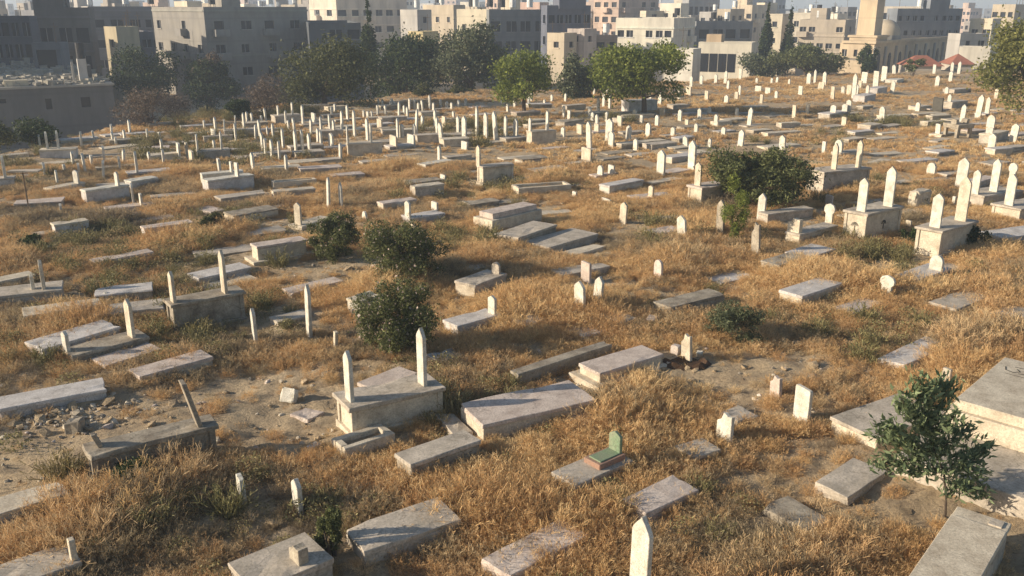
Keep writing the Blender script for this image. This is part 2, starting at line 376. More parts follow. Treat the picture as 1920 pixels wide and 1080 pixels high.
G('thin pale slab left of the white pointed headstone at mid right', (1234,439), (1284,430), (1208,431), .22, m='pink', side='white')
G('small grey slab tomb with a rounded head block behind the oleanders', (890,535), (947,512), (855,524), .36, m='grey', side='cream', stones=[(936,514,490,(('k','round'),('w',.3),('m','grey'),('h',.35)))])
G('bluish white slab tomb with a small notched headstone right of the lowest oleander', (858,612), (947,592), (820,602), .32, m='blue', stones=[(929,590,554,(('w',.28),('h',.5)))])
G('flat bluish slab in the shade beside the lowest oleander', (822,678), (872,662), (800,664), .1, 'flat', 'blue')
G('square white box grave left of the lowest oleander', (674,566), (722,552), (650,561), .45, m='cream', side='white')
G('thin pale slab with a white chip on it, left of the oleanders', (546,549), (642,525), (533,540), .16, m='pink', side='cream')
G('brown slab behind the grey topped box tomb', (716,736), (792,702), (672,716), .22, m='pink')
G('long pink topped tomb on a dark plinth left of the first oleander', (481,463), (576,449), (467,456), .58, m='pink', side='cream', plinth=.12)
G('grey lilac box tomb with a bright end below the green weeds, left', (270,429), (364,417), (258,424), .5, m='pink', side='blue', plinth=.08)
G('flat slab just behind the grey lilac box tomb', (237,419), (332,408), (218,415), .22, m='pink')
G('slab tomb on a low footing beside the olive weeds, far left', (101,422), (167,413), (93,417), .48, m='cream', side='blue', plinth=.08)
G('dark sided tomb with a short upright stone on its right end', (198,392), (290,382), (187,388), .45, m='pink', side='blue', stones=[(267,385,368,(('k','flat'),('h',.45)))])
G('low bluish slab directly under the dark sided tomb', (217,413), (292,401), (195,406), .16, m='blue')
G('tall plastered tomb with one headstone and a blue grey side, left', (160,358), (243,346), (153,354), .66, m='white', side='blue', stones=[(224,349,326,(('h',.62),))])
G('tomb behind the tall plastered tomb, its light top showing', (246,340), (299,332), (235,336), .42, m='white', side='blue')
G('low slab tomb with a slim stone on its right end, far left', (97,354), (160,341), (90,350), .36, m='cream', side='grey', stones=[(154,344,324,(('h',.6),))])
G('rear one of the two bright tombs with stair like white ends', (378,327), (458,320), (368,325), .66, m='white', side='white', stones=[(437,323,308,(('h',.45),('k','flat')))])
G('front one of the two bright tombs, its long side bluish grey', (389,339), (477,327), (380,335), .66, m='white', side='blue', stones=[(448,331,311,(('h',.62),('k','flat')))])
G('open kerbed grave with grass inside, right of the two bright tombs', (512,342), (594,336), (505,338), .34, 'kerb', 'cream', side='cream')
G('brown topped box tomb just below the open kerbed grave', (512,360), (592,353), (505,357), .45, m='cream', side='grey')
G('thin white slab under the brown topped box tomb', (504,392), (562,376), (498,388), .18, m='white')
G('pale slab with a slim headstone planted at its left end, left of the first oleander', (566,425), (616,406), (550,418), .16, m='cream', stones=[(560,421,373,(('m','cream'),('h',.85)))])
G('bright thin slab tomb left of the square stone tomb', (798,309), (852,300), (783,306), .34, m='white', side='cream')
G('pale box tomb with a bright end in the upper middle', (778,351), (834,344), (765,348), .55, m='cream', side='grey')
G('brown sided slab tomb under the pale box tomb', (718,382), (782,373), (702,379), .36, m='pink', side='cream')
G('tomb behind the second oleander with a pointed white headstone', (768,409), (832,398), (757,402), .34, m='blue', stones=[(760,408,391,(('w',.36),('h',.62)))])
G('ornate tall tomb with two headstones and round carved emblems', (1627,402), (1700,387), (1578,393), 1.08, 'box', 'grey', [(1617,396,333,(('w',.34),)), (1672,388,311,(('w',.36),))], side='cream', emblem=True, Lmax=2.4)
G('ornate tall tomb with two headstones and fluted corners, nearest the right edge', (1768,434), (1838,414), (1714,424), .92, 'box', 'grey', [(1754,426,362,(('w',.36),)), (1806,415,330,(('w',.38),('m','cream')))], side='cream', Lmax=2.5)
G('dark capped tall tomb with two headstones behind the big round bush', (1546,323), (1640,314), (1522,314), .95, 'box', 'grey', [(1568,318,268,(('m','cream'),)), (1618,316,262,(('m','cream'),))], side='grey', Lmax=2.8)
G('tomb with a brown side and one headstone at the left foot of the round bush', (1316,353), (1370,345), (1282,347), .82, 'box', 'pink', [(1307,348,304,(('m','cream'),('w',.34)))], side='cream')
G('rough stone tomb with one headstone at the right edge', (1915,392), (1990,378), (1852,380), .62, 'box', 'grey', [(1889,384,326,(('w',.36),))], side='cream')
G('grey topped tomb carrying two headstones behind the rough stone tomb', (1846,368), (1925,356), (1822,355), .45, m='grey', stones=[(1822,366,318,(('w',.34),)), (1868,360,297,(('w',.36),))], side='grey')
G('bluish slab tomb at the right edge below the rough stone tomb', (1880,446), (1965,430), (1845,432), .4, m='blue')
G('weathered box tomb with two headstones and a cream end, left middle', (320,573), (464,548), (296,562), .82, 'box', 'dirty', [(327,567,508,(('m','cream'),('w',.26))), (424,550,468,(('m','cream'),('w',.28)))], side='dirty', Lmax=2.7)
G('bluish slab behind the weathered box tomb', (372,522), (470,500), (355,511), .3, m='blue')
G('pale flat slab between the bluish slab and the weathered box tomb', (386,545), (487,522), (365,536), .16, m='cream', side='cream')
G('long bluish slab in the shade at the far left middle', (78,655), (228,612), (42,641), .3, m='blue')
G('crumbling slab with a tall headstone at its far end, left', (134,668), (284,632), (104,655), .3, m='dirty', stones=[(99,660,622,(('w',.26),('h',.48))), (249,632,558,(('w',.3),('m','cream'),('h',.98)))], Lmax=3.0)
G('dull pink slab below the crumbling slab', (197,686), (307,655), (165,673), .16, m='pink', side='grey')
G('two piece whitish slab with a raised joint, left middle foreground', (262,707), (399,668), (243,691), .25, m='pink', side='white')
G('low wide tomb with two thin stones at the left edge', (-62,563), (116,545), (-62,545), .4, m='grey', stones=[(62,543,497,(('w',.2),('h',.45))), (82,545,490,(('w',.22),('m','cream'),('h',.85)))], Lmax=3.2)
G('narrow slab above the low wide tomb at the left edge', (-10,530), (66,514), (-20,522), .22, m='cream')
G('pale slab in brush above the weathered box tomb, left', (178,492), (287,471), (172,485), .28, m='pink', side='cream')
G('shaded blue grey slab above the rubble at the left edge', (-5,768), (202,734), (-25,748), .22, m='blue', Lmax=3.0)
G('thin plate of stone lying on bare soil left of the grey topped box tomb', (577,790), (610,774), (543,779), .06, 'flat', 'pink', Lmax=1.2)
G('open hollow kerb grave at the foot of the grey topped box tomb', (647,842), (744,814), (622,828), .3, 'kerb', 'grey', side='cream')
G('long narrow kerb stone beside the broad pale slab tomb', (852,816), (884,806), (825,778), .15, 'flat', 'grey', Lmax=.5)
G('small slab corner showing below the broad pale slab tomb', (1084,801), (1142,770), (1060,787), .16, m='pink', side='cream')
G('long overgrown stone kerb left of the clean beige slab tomb', (972,702), (1150,645), (960,694), .34, m='dirty', wmax=.4, wmin=.3, Lmax=3.2)
G('bluish slab by the two white pointed headstones', (1096,631), (1137,616), (1065,613), .2, m='blue')
G('blue grey slab just left of the two white pointed headstones', (985,611), (1024,596), (962,600), .2, m='blue')
G('broken slab corner with rubble right of the two white pointed headstones', (1165,606), (1188,594), (1145,584), .25, 'flat', 'cream', Lmax=.9)
G('small broken slab with a white edge in the dry grass, right foreground', (1300,858), (1345,838), (1282,838), .2, m='grey', side='white', Lmax=1.2)
G('dark sunken slab behind the two stubby white blocks', (1385,792), (1425,778), (1345,772), .14, 'flat', 'grey')
G('stepped broken tomb with a leaning block, below the round bush', (1500,440), (1563,420), (1478,432), .42, m='grey', side='cream', stones=[(1487,434,404,(('k','broken'),('w',.5),('th',.2),('m','cream'),('h',.5)))])
G('long grey slab tomb under the shade of the round bush', (1440,402), (1518,388), (1432,395), .34, m='grey')
G('low pinkish slab under the weathered white headstone, mid right', (1300,490), (1345,478), (1283,482), .12, 'flat', 'pink')
# green painted grave
r_, cen_, u_, n_, lu_, ln_, z_ = G('grave with a green painted top, red kerb and small green headstone', (1078,911), (1202,871), (1012,893), .27, m='grey', side='grey')
q = cen_ + u_*(lu_*.42); k = MB(); k.box(q, u_, n_, lu_*.46, ln_*.66, z_-.02, z_+.10, .006); k.build('red_kerb', M['redp'], r_, bevel=.01)
k = MB(); k.box(q+u_*.02, u_, n_, lu_*.46-.06, ln_*.66-.06, z_+.09, z_+.125, .004); k.build('green_panel', M['greenp'], r_, bevel=.005)
stela_mb(q + u_*(lu_*.38) + Vector((0, 0, .10)), .40, .28, .07, math.atan2(u_.y, u_.x), 'point').build('headstone', M['greenp'], r_, bevel=.008)
# two tombs turned another way at the right edge
def tomb_turned(label, P1, P2, W, L, h, m, side, extra):
    z = h
    for _ in range(4):
        a = on_z(*P1, z); z = T(a.x, a.y) + h
    a, b = on_z(*P1, z), on_z(*P2, z); u = b-a; u.z = 0; u.normalize(); n = Vector((u.y, -u.x, 0))
    cen = a + u*(L/2) + n*(W/2); g = z-h
    root = empty('tomb', (cen.x, cen.y, g), label, 'tomb'); FOOT.append((cen.x, cen.y, u.x, u.y, L/2+extra, W/2+extra, h))
    return root, cen, u, n, L/2, W/2, z, g
root, cen, u, n, lu, ln, z, g = tomb_turned('large smooth cream tomb with carved grey writing, at the right edge', (1790,748), (1882,671), 1.9, 2.9, .95, 'pink', 'cream', .4)
k = MB(); k.box(cen - u*.75, u, n, lu+1.0, ln+.3, g-.4, g+.34, .01); k.build('lower_step', M['grey'], root, bevel=.015)
k = MB(); k.box(cen, u, n, lu+.1, ln+.1, g+.34, z-.20, .008); k.build('middle_step', M['cream'], root, bevel=.012)
k = MB(); k.box(cen, u, n, lu, ln, z-.20, z, .004); k.build('cover_slab', M['cream'], root, bevel=.012)
k = MB()     # strokes of the carved line of writing near the far end
def strokes(pts, wd=.022):
    for (a0, b0), (a1, b1) in zip(pts, pts[1:]):
        p = cen + u*a0 + n*b0; q = cen + u*a1 + n*b1; d = (q-p); L_ = d.length; d.normalize(); e = Vector((-d.y, d.x, 0))
        k.box(((p+q)/2), d, e, L_/2+.008, wd/2, z-.002, z+.004)
bx = -ln+.18
strokes([(lu-.55, bx), (lu-.72, bx+.05), (lu-.78, bx+.20), (lu-.66, bx+.30), (lu-.56, bx+.22)])
strokes([(lu-.78, bx+.30), (lu-.72, bx+.55), (lu-.60, bx+.62), (lu-.60, bx+.42)])
strokes([(lu-.45, bx+.15), (lu-.42, bx+.45)]); strokes([(lu-.80, bx+.68), (lu-.50, bx+.74)])
strokes([(lu-.78, bx+.82), (lu-.74, bx+1.1), (lu-.58, bx+1.15), (lu-.56, bx+.92), (lu-.74, bx+.88)]); strokes([(lu-.40, bx+.7), (lu-.38, bx+1.05)])
strokes([(lu-.92, bx+.1), (lu-.95, bx+1.2)], .012)
k.build('carved_writing', M['dark'], root)
root, cen, u, n, lu, ln, z, g = tomb_turned('plain grey tomb with a small square recess, bottom right corner', (1702,1082), (1782,966), .76, 2.4, .72, 'pink', 'grey', .05)
k = MB(); k.box(cen, u, n, lu-.03, ln-.03, g-.4, z-.1, .006); k.build('tomb_body', M['grey'], root, bevel=.012)
k = MB(); k.box(cen, u, n, lu, ln, z-.1, z-.03, .004); k.box(cen-u*.17, u, n, lu-.17, ln-.002, z-.03, z+.001, .002); k.build('cover_slab', M['cream'], root, bevel=.01)
k = MB(); k.box(cen+u*(lu-.17)+n*(ln-.18), u, n, .09, .09, z-.03, z-.005, 0); k.build('recess_plate', M['grey'], root)
# far tombs carrying headstones
G('long low tomb with a pair of headstones below the flat ruined house', (72,282), (142,279), (62,278), .5, m='cream', side='blue', stones=[(90,278,248,(('h',.95),)), (110,278,246,(('h',1.0),))], Lmax=3.6)
G('flat topped tomb cut by the left edge with one tall headstone', (-40,337), (26,333), (-50,333), .6, m='grey', side='blue', stones=[(9,334,291,(('h',1.0),))], Lmax=3)
G('tomb with three slim headstones, left of the crowded rows', (420,245), (486,242), (408,242), .5, m='grey', side='grey', stones=[(419,244,223), (443,243,208,(('h',.9),))], Lmax=3)
G('low dark sided tomb with two headstones left of the crowded rows', (370,284), (432,280), (362,280), .5, m='grey', side='grey', stones=[(368,282,247,(('h',.9),)), (417,281,245,(('h',1.0),))], Lmax=3)
G('dark tomb with a pair of headstones at the foot of the dark round tree', (516,218), (566,215), (510,214), .5, m='grey', side='grey', stones=[(522,216,199,(('h',.7),)), (551,216,192,(('h',.9),))], Lmax=3)
G('pale dark sided tomb with two tall headstones in front of the crowded rows', (651,270), (717,267), (640,268), .7, m='cream', side='cream', stones=[(649,269,232,(('h',1.05),)), (697,268,226,(('h',1.1),))], Lmax=3)
G('tomb with two headstones whose square end is bright, upper middle', (997,247), (1044,244), (972,245), .9, m='cream', side='cream', stones=[(986,246,221,(('h',.8),)), (1029,245,203,(('h',1.2),))], Lmax=2.7)
G('brown topped tomb carrying two stubby white heads', (1118,330), (1165,325), (1105,326), .3, m='pink', side='blue', stones=[(1128,328,311,(('w',.42),('h',.45),('k','round'))), (1151,327,313,(('w',.46),('h',.42),('k','flat')))])
G('grey slab tomb with three white headstones, left below the mosque', (1556,214), (1604,207), (1545,210), .45, m='blue', side='grey', stones=[(1564,211,193,(('w',.44),('h',.55))), (1589,209,193,(('w',.42),('h',.55))), (1599,209,181,(('w',.4),('h',.85)))], Lmax=3)
G('thin light slab with one broad headstone at the right edge', (1858,252), (1896,244), (1844,248), .5, m='cream', side='grey', stones=[(1859,251,240,(('w',.4),('h',.4)))])
for lb, A, B, C, h, m in [
  ('grey tomb strip left of the pair of trees, upper middle', (716,221), (764,218), (708,219), .45, 'grey'),
  ('grey tomb strip in the middle of the crowded rows', (602,246), (644,243), (594,243), .45, 'grey'),
  ('long grey tomb in the front of the crowded rows', (782,254), (836,251), (775,251), .5, 'grey'),
  ('pale flat tomb in the front of the crowded rows', (832,262), (884,259), (824,258), .45, 'cream'),
  ('thin pale slab under the bright green tree', (1168,217), (1230,214), (1160,214), .3, 'cream'),
  ('blue grey tomb right under the crown of the bright green tree', (1180,190), (1238,187), (1172,187), .8, 'blue'),
  ('low grey slab between the bright green tree and the round bush', (1284,206), (1334,204), (1278,204), .25, 'grey'),
  ('long thin pale slab above the round bush', (1440,277), (1510,270), (1430,272), .12, 'cream'),
  ('pale line of a slab farther above the round bush', (1440,250), (1520,245), (1432,247), .12, 'cream'),
  ('long low slab left of the dark upright stone', (1660,218), (1730,214), (1652,215), .2, 'cream'),
  ('thin light slab right in front of the dark upright stone', (1722,214), (1788,209), (1715,212), .15, 'cream'),
  ('grey slab behind the field right of the ornate tombs', (1700,304), (1760,298), (1686,300), .16, 'blue'),
  ('dark sided slab below the small lone white stone, right', (1640,352), (1700,345), (1630,347), .1, 'grey'),
  ('blue grey slab tomb below the minaret', (1646,166), (1672,161), (1638,162), .6, 'blue'),
  ('blue grey slab tomb nearest below the minaret', (1622,180), (1652,174), (1612,176), .6, 'blue'),
  ('white slab tomb right of the stones below the minaret', (1682,150), (1710,144), (1674,146), .4, 'white'),
  ('thin grey tomb strip at the right under the edge tree', (1790,168), (1840,164), (1782,165), .35, 'grey'),
  ('grey slab tomb beside the pair of headstones at far right', (1786,192), (1832,186), (1780,188), .5, 'grey'),
  ('pale slab in the middle of the empty golden field', (1068,307), (1110,303), (1060,305), .12, 'cream'),
  ('pale low slab left of the bright thin slab tomb', (738,326), (780,320), (730,322), .12, 'cream'),
  ('low dull slab behind the tall pair of headstones, left middle', (660,355), (716,349), (650,351), .2, 'grey'),
  ('low grey slab under the far left slab tomb on a footing', (60,442), (110,436), (52,438), .1, 'grey'),
  ('brown slab across the middle between weeds, left', (395,398), (425,392), (330,393), .1, 'pink'),
  ('pale slab low behind the first oleander', (880,508), (925,496), (862,500), .12, 'grey'),
  ('low flat slab in brush left of the lowest oleander', (520,604), (585,590), (505,596), .12, 'grey'),
]: G(lb, A, B, C, h, m=m)
# low slabs half sunk in the brush, filling the rows between the larger graves
EX = []
rs = random.Random(77)
for py in [205, 216, 228, 240, 252, 266, 280, 294, 305, 330, 352, 380, 410, 448, 485, 520, 560, 600]:
    sp = 50 + max(0, py-220)*.28
    for k_ in range(int(2000/sp)):
        px = k_*sp + rs.uniform(-.35, .35)*sp; qy = py + rs.uniform(-.3, .3)*(14+(py-220)*.07)
        if rs.random() < .22: continue
        g_ = ground_at(px, qy)
        if g_.y > np.interp(g_.x, _ex, _ey)-2.5: continue
        if any(abs(g_.x+1-f[0]) + abs(g_.y+.5-f[1])*.8 < (1.45 if g_.y > 40 else 1.9) for f in FOOT if f[4] > .2): continue
        if 570 < px < 840 and 380 < qy < 680 or 1280 < px < 1550 and 250 < qy < 460: continue
        EX.append((g_, px, qy))
        h = rs.choice([.05, .08, .12, .18, .3]); a = R(30+rs.gauss(0, 7)); L_, W_ = rs.uniform(1.5, 2.2), rs.uniform(.6, .95)
        u = Vector((math.cos(a), math.sin(a), 0)); n = Vector((-u.y, u.x, 0)); far = g_.y > 42
        root = empty('low_grave', (g_.x+u.x*L_/2, g_.y+u.y*L_/2, g_.z), '', 'grave'); cen = Vector(root.location)
        m_ = rs.choice(['cream', 'pink', 'grey', 'grey', 'blue', 'cream', 'dirty']); FOOT.append((cen.x, cen.y, u.x, u.y, L_/2, W_/2, h))
        k = MB(); k.box(cen, u, n, L_/2-.02, W_/2-.02, g_.z-.3, g_.z+h-.07, .015); k.build('tomb_body', M[rs.choice(['cream', 'grey', 'dirty'])], root)
        k = MB(); k.box(cen, u, n, L_/2, W_/2, g_.z+h-.07, g_.z+h, .02); o = k.build('cover_slab', M[m_], root, bevel=0 if far else .012)
        if not far: subdivide_jitter(o, 2, .006)
        EX[-1] = (px, qy, root, h, m_)
# --- free standing headstones, near
head(1197, 965, 1128, 32, label='big bright pointed headstone cut by the bottom edge of the picture')
head(1088, 527, 584, 17, label='left one of the two white pointed headstones standing in the open')
head(1119, 518, 571, 14, label='right one of the two white pointed headstones standing in the open')
head(1099, 491, 522, 16, 'flat', 'pink', label='dull tan flat headstone behind the two white pointed ones')
head(1234, 487, 518, 14, 'round', 'pink', label='small pinkish round headstone in the golden brush, centre right')
head(1661, 516, 552, 24, 'turban', label='stubby white headstone with a round top beside the small pinkish slab')
head(479, 577, 637, None, label='slim white headstone left of the lone tall narrow one, left middle', w=.26)
head(580, 532, 624, None, label='tall narrow white headstone standing alone left of the lowest oleander', w=.3)
head(629, 622, 650, None, 'flat', 'cream', label='tiny grey post beside the lowest oleander', w=.14)
head(454, 893, 934, None, 'flat', 'white', label='chipped white post in the brush, lower left', w=.28)
head(559, 897, 950, None, 'point', 'white', label='short white pointed headstone in tall weeds, lower left of centre', w=.28)
head(1503, 726, 780, 27, 'flat', 'white', label='square topped white marker with faint writing, right foreground')
head(1358, 776, 820, 27, 'broken', 'white', label='tilted white marker half hidden in grass, right foreground', lean=(.1, .1))
head(1288, 625, 668, 17, 'broken', 'cream', label='broken pale stone beside the dug pit')
head(1455, 704, 735, 18, 'broken', 'pink', label='small brown stub of a stone above the square white marker')
head(1773, 690, 722, 14, 'flat', 'grey', label='grey stub stone just behind the top of the sapling')
head(1417, 417, 474, 14, 'broken', 'dirty', label='eroded narrow stone at the foot of the small sapling by the round bush')
head(1349, 374, 440, 13, 'point', 'dirty', label='patchy white stone half covered by the thin sapling')
head(1426, 362, 411, 13, label='clean cream headstone in front of the round bush')
head(1554, 381, 418, 18, 'turban', label='bright stubby headstone between the round bush and the ornate tomb')
head(1554, 366, 384, 12, 'flat', 'pink', label='dull brown stone just behind the bright stubby headstone')
head(1279, 403, 448, 15, label='bright pointed headstone left of the thin sapling')
head(1168, 378, 413, 12, 'point', 'cream', label='cream headstone on a worn block in the middle of the field')
head(1239, 281, 324, 13, label='lone tall cream headstone in the golden grass right of centre')
head(1297, 263, 314, 12, label='tall headstone at the upper left of the round bush')
head(1357, 285, 325, 9, 'broken', 'cream', label='slim white stone poking out of the round bush')
head(1800, 295, 352, 18, label='tall white headstone just above the cream one of the ornate tomb')
head(616, 332, 392, None, label='left one of the tall pair above the first oleander', w=.3)
head(640, 342, 388, None, label='right one of the tall pair above the first oleander', w=.3)
head(1197+0, 1200, 1240, 20, label='small white headstone tip below the picture edge') if False else None
# digitised field of headstones: x, top, base [, width px [, shape]]
FIELD = [
(74,252,266),(152,246,268,5),(175,244,254),(209,232,243),(243,224,243),(233,243,254),(212,247,262),(217,256,264),(276,241,253),(291,224,233),(299,248,255,4,'flat'),
(137,283,304),(160,287,320),(173,291,312,5,'flat'),(196,273,300),(193,300,326),(231,280,301),(225,293,316),(257,283,320),(83,304,320),(120,307,316),(148,305,320),(108,318,345),(304,260,284),(307,280,303),(280,284,300),(250,343,377),(115,381,396),(200,547,562),
(383,225,235,5),(404,219,241),(442,231,256),(458,211,240),(463,209,223),(473,211,226),(479,233,254),(335,268,290,6,'flat'),(351,267,290,5,'flat'),(359,282,296,7,'flat'),(400,242,250,7,'flat'),(402,262,280),(413,297,324,5,'flat'),(475,285,316),(537,289,316),
(488,224,252),(490,216,226),(499,202,226),(536,207,228),(541,225,235),(568,196,227),(588,212,222,6,'flat'),(602,218,242),(619,213,240),(622,200,214),(628,194,206),(583,223,247),(627,224,249),(553,220,246),(555,243,280),(531,240,272),(512,231,252),(502,237,247),(493,248,276),(498,258,286),(510,261,288),(524,263,292),(567,243,280),(581,250,282),(596,240,262),(602,245,268),(621,249,270,7),(638,268,292),
(652,196,222),(665,206,249),(641,207,239),(689,221,255),(708,197,210),(722,197,210),(748,190,217),(746,221,251),(753,232,251,6),(768,184,202),(777,186,201),(784,192,204),(792,187,204),(792,216,235),(806,178,199),(813,192,207),(780,204,249),(777,232,252),(816,205,234),(820,219,251),(828,229,263,6),(824,272,298),(735,184,196),(732,189,198),(758,197,209),(764,200,215),(709,185,194),(860,187,196),(873,184,193),(859,217,242),(871,217,258,7),(894,198,249),(911,210,252,6),(930,208,256,6),(948,216,251),(833,218,232,6,'flat'),(851,208,217),(952,195,204),(941,176,188),(946,177,188),(712,223,233,8,'flat'),(738,254,271,13,'flat'),(771,252,266,12,'flat'),(697,208,217),(690,208,216),(682,206,214),(717,188,196),(739,190,198),(871,265,273,10,'flat'),(826,186,197),(838,190,198),(847,192,200),
(967,222,253,7),(1057,198,213),(1067,207,222,5,'flat'),(1106,200,213),(1111,210,220),(1105,227,272,8),(1142,222,258,12),(1146,246,271,9),(1137,209,222),(1119,214,231),(1122,184,206),(1132,173,194),(1143,172,198),(1139,163,172),(1056,238,249,6),(1087,233,244,9,'flat'),(1119,232,241,8,'flat'),(1178,235,256,8),(1215,230,250,8),(1262,238,249,7),(1192,260,274,7),(1190,205,215,6),(1162,217,230,8,'flat'),(1232,215,230,6),(1203,216,223,5,'flat'),(1237,173,192,6),(1274,159,180,5),(1275,205,221,6),(1242,203,211,8,'flat'),(1219,178,187),(1100,277,294,17,'flat'),(1035,177,185),(1060,175,185),(997,173,185),(991,178,191),(983,177,186),(965,185,196),(1021,186,195),(1114,166,172),
(1296,142,158,5),(1315,141,153,5),(1342,139,152,5),(1360,132,153,5),(1388,128,146,5,'flat'),(1291,162,173,9,'flat'),(1325,170,183,6,'flat'),(1365,150,164,4),(1387,159,173,4),(1381,172,181,6,'flat'),(1362,178,189,7),(1422,161,167,11,'flat'),(1440,164,171,9,'flat'),(1428,177,188,5,'flat'),(1456,170,179,5),(1501,161,173,7,'flat'),(1516,136,155,7),(1528,130,152,4),(1546,134,154,6),(1539,154,163,10,'flat'),(1561,162,183,6,'flat'),(1581,161,171,6),(1592,159,174,8,'flat'),(1447,146,152),(1457,144,151),(1419,146,152),(1480,148,155),
(1312,203,217,6),(1329,200,208,6),(1343,214,230,6),(1382,202,212,5),(1405,201,229,7),(1489,197,215,6,'flat'),(1514,196,208,5,'flat'),(1583,219,231,8,'flat'),(1288,224,233,6,'flat'),(1306,231,241,6),(1357,238,248,7),(1286,255,268,8),(1331,259,268,5),(1389,243,266,9),(1467,253,278,10),(1545,265,279,6,'flat'),(1572,262,283,13,'round'),(1601,137,180,7),(1620,135,151,10,'flat'),(1642,133,160,9,'flat'),(1657,124,150,9,'flat'),(1677,121,137,6),(1612,151,161,6,'flat'),(1606,158,176,5),(1626,159,178,5),(1673,152,171,7),(1752,121,134,5,'flat'),(1785,116,133,5),(1798,115,134,5),(1782,133,151,6),(1757,141,160,7),(1775,163,172,6,'round'),(1779,176,198,6),(1868,166,180,6,'flat'),(1654,200,223,9,'round'),(1721,192,202,7,'round'),(1834,177,214,9),(1851,181,209,7),(1804,195,226,8),(1759,232,248,8,'flat'),(1857,216,237,13,'round'),(1900,231,258,12),
(1897,305,340,14,'turban'),(1746,305,320,14,'round'),(1788,368,380,5,'flat'),(1703,413,426,9,'flat'),(1077,359,368,7,'flat'),(1137,372,383,16,'flat'),(831,327,341,9,'flat'),(815,378,397,10,'flat'),(684,396,407,7,'round'),(777,421,433,8,'flat'),
(1859,250,276,12),
]
for t in FIELD:
    x, yt, yb = t[:3]; wp = t[3] if len(t) > 3 else None; k = t[4] if len(t) > 4 else 'point'
    if wp and wp < 6 and x < 700: wp = None
    head(x, yt, yb, wp, k, 'cream' if (k == 'flat' and random.random() < .5) else 'white', w=.30 if wp is None else None)
ORD = ['', 'first', 'second', 'third', 'fourth', 'fifth', 'sixth', 'seventh', 'eighth', 'ninth', 'tenth', 'eleventh', 'twelfth', 'thirteenth', 'fourteenth', 'fifteenth', 'sixteenth', 'seventeenth', 'eighteenth', 'nineteenth', 'twentieth']
ZONES = [(0, 320, 'below the flat ruined house'), (320, 485, 'left of the crowded rows'), (485, 640, 'below the dark round tree'), (640, 760, 'right of the dark round tree'), (760, 880, 'left of the twin crowned tree'), (880, 1045, 'under the twin crowned tree'), (1045, 1170, 'left of the bright green tree'), (1170, 1290, 'around the bright green tree trunk'), (1290, 1445, 'below the low cream building'), (1445, 1600, 'below the two cypresses'), (1600, 1740, 'below the minaret'), (1740, 1930, 'beside the right edge tree')]
BANDS = [(0, 200, 'farthest rows'), (200, 232, 'second rows'), (232, 262, 'middle rows'), (262, 310, 'nearer rows'), (310, 600, 'nearest rows')]
for zx0, zx1, zt in ZONES:
    for b0, b1, bt in BANDS:
        L_ = sorted([q for q in HS if zx0 <= q[0] < zx1 and b0 <= q[1] < b1], key=lambda q: q[0])
        for i, (x, yb, h, w_, k, m, o) in enumerate(L_):
            if h < .45: ad = 'short'
            elif h > .95: ad = 'tall'
            else: ad = 'slim' if w_ < .36 else 'upright'
            if k == 'flat': ad += ' square topped'
            elif k == 'round': ad += ' round topped'
            o['label'] = '%s pale headstone, %s, %s %s' % (ad, ('the only one' if len(L_) == 1 else ORD[i+1] + ' from left'), bt, zt)
            o['group'] = 'headstones standing in the dry grass'
for zx0, zx1, zt in ZONES:
    for b0, b1, bt in [(-50, 200, 'farthest rows')] + BANDS[1:-1] + [(310, 360, 'nearest rows'), (360, 430, 'level with the round bush'), (430, 500, 'level with the upper oleanders'), (500, 800, 'level with the lowest oleander')]:
        L_ = sorted([q for q in EX if zx0 <= min(1925, max(0, q[0])) < zx1 and b0 <= q[1] < b1], key=lambda q: q[0])
        for i, (x, yb, o, h, m) in enumerate(L_):
            if b0 < 310: pl = bt + ' ' + zt
            else: pl = bt + ', ' + zt
            c_ = {'cream': 'cream', 'pink': 'pinkish', 'grey': 'grey', 'blue': 'bluish', 'dirty': 'stained'}[m]
            o['label'] = '%s low slab, %s, %s' % (c_, 'alone' if len(L_) == 1 else ORD[i+1], pl); o['group'] = 'low sunken graves'
# --- odd things
P = ground_at(55, 398); root = empty('post', P, 'thin rusty post carrying a flat board, left edge of the cemetery', 'post')
k = MB(); H = height_to(P, 321); k.tube(P - Vector((0, 0, .2)), P + Vector((0, 0, H)), .032, .028); k.build('pole', M['rust'], root)
k = MB(); k.box(P + Vector((.1, 0, 0)), Vector((1, .1, 0)).normalized(), Vector((-.1, 1, 0)).normalized(), .6, .25, P.z+H, P.z+H+.04, .01); k.build('board', M['grey'], root)
P = ground_at(1757, 209); k = MB(); a = R(35); k.box(P, Vector((math.cos(a), math.sin(a), 0)), Vector((-math.sin(a), math.cos(a), 0)), .08, .42, P.z-.1, P.z+height_to(P, 183), .02, .02)
tag(k.build('dark_stone', M['dark'], None, loc=P), 'dark nearly black upright stone among the pale headstones, upper right', 'headstone')
# ruined grave canopy, upper right
P = ground_at(1806, 258); root = empty('ruined_canopy', P, 'crumbling grave canopy on short legs, upper right of the field', 'grave canopy')
u = Vector((math.cos(R(20)), math.sin(R(20)), 0)); n = Vector((-u.y, u.x, 0)); H = height_to(P, 226)
for sx in (-1, 1):
    for sy in (-1, 1):
        k = MB(); k.box(P + u*(sx*.5) + n*(sy*.45+.5), u, n, .09, .09, P.z-.2, P.z+H*.55, .02); k.build('leg', M['dirty'], root)
k = MB(); k.box(P + n*.5, u, n, .66, .6, P.z+H*.55, P.z+H*.78, .03); k.build('top_slab', M['dirty'], root)
for sx in (-.45, .4):
    k = MB(); k.box(P + u*sx + n*.4, u, n, .1, .2, P.z+H*.78, P.z+H*1.05, .03); k.build('stub', M['dirty'], root)
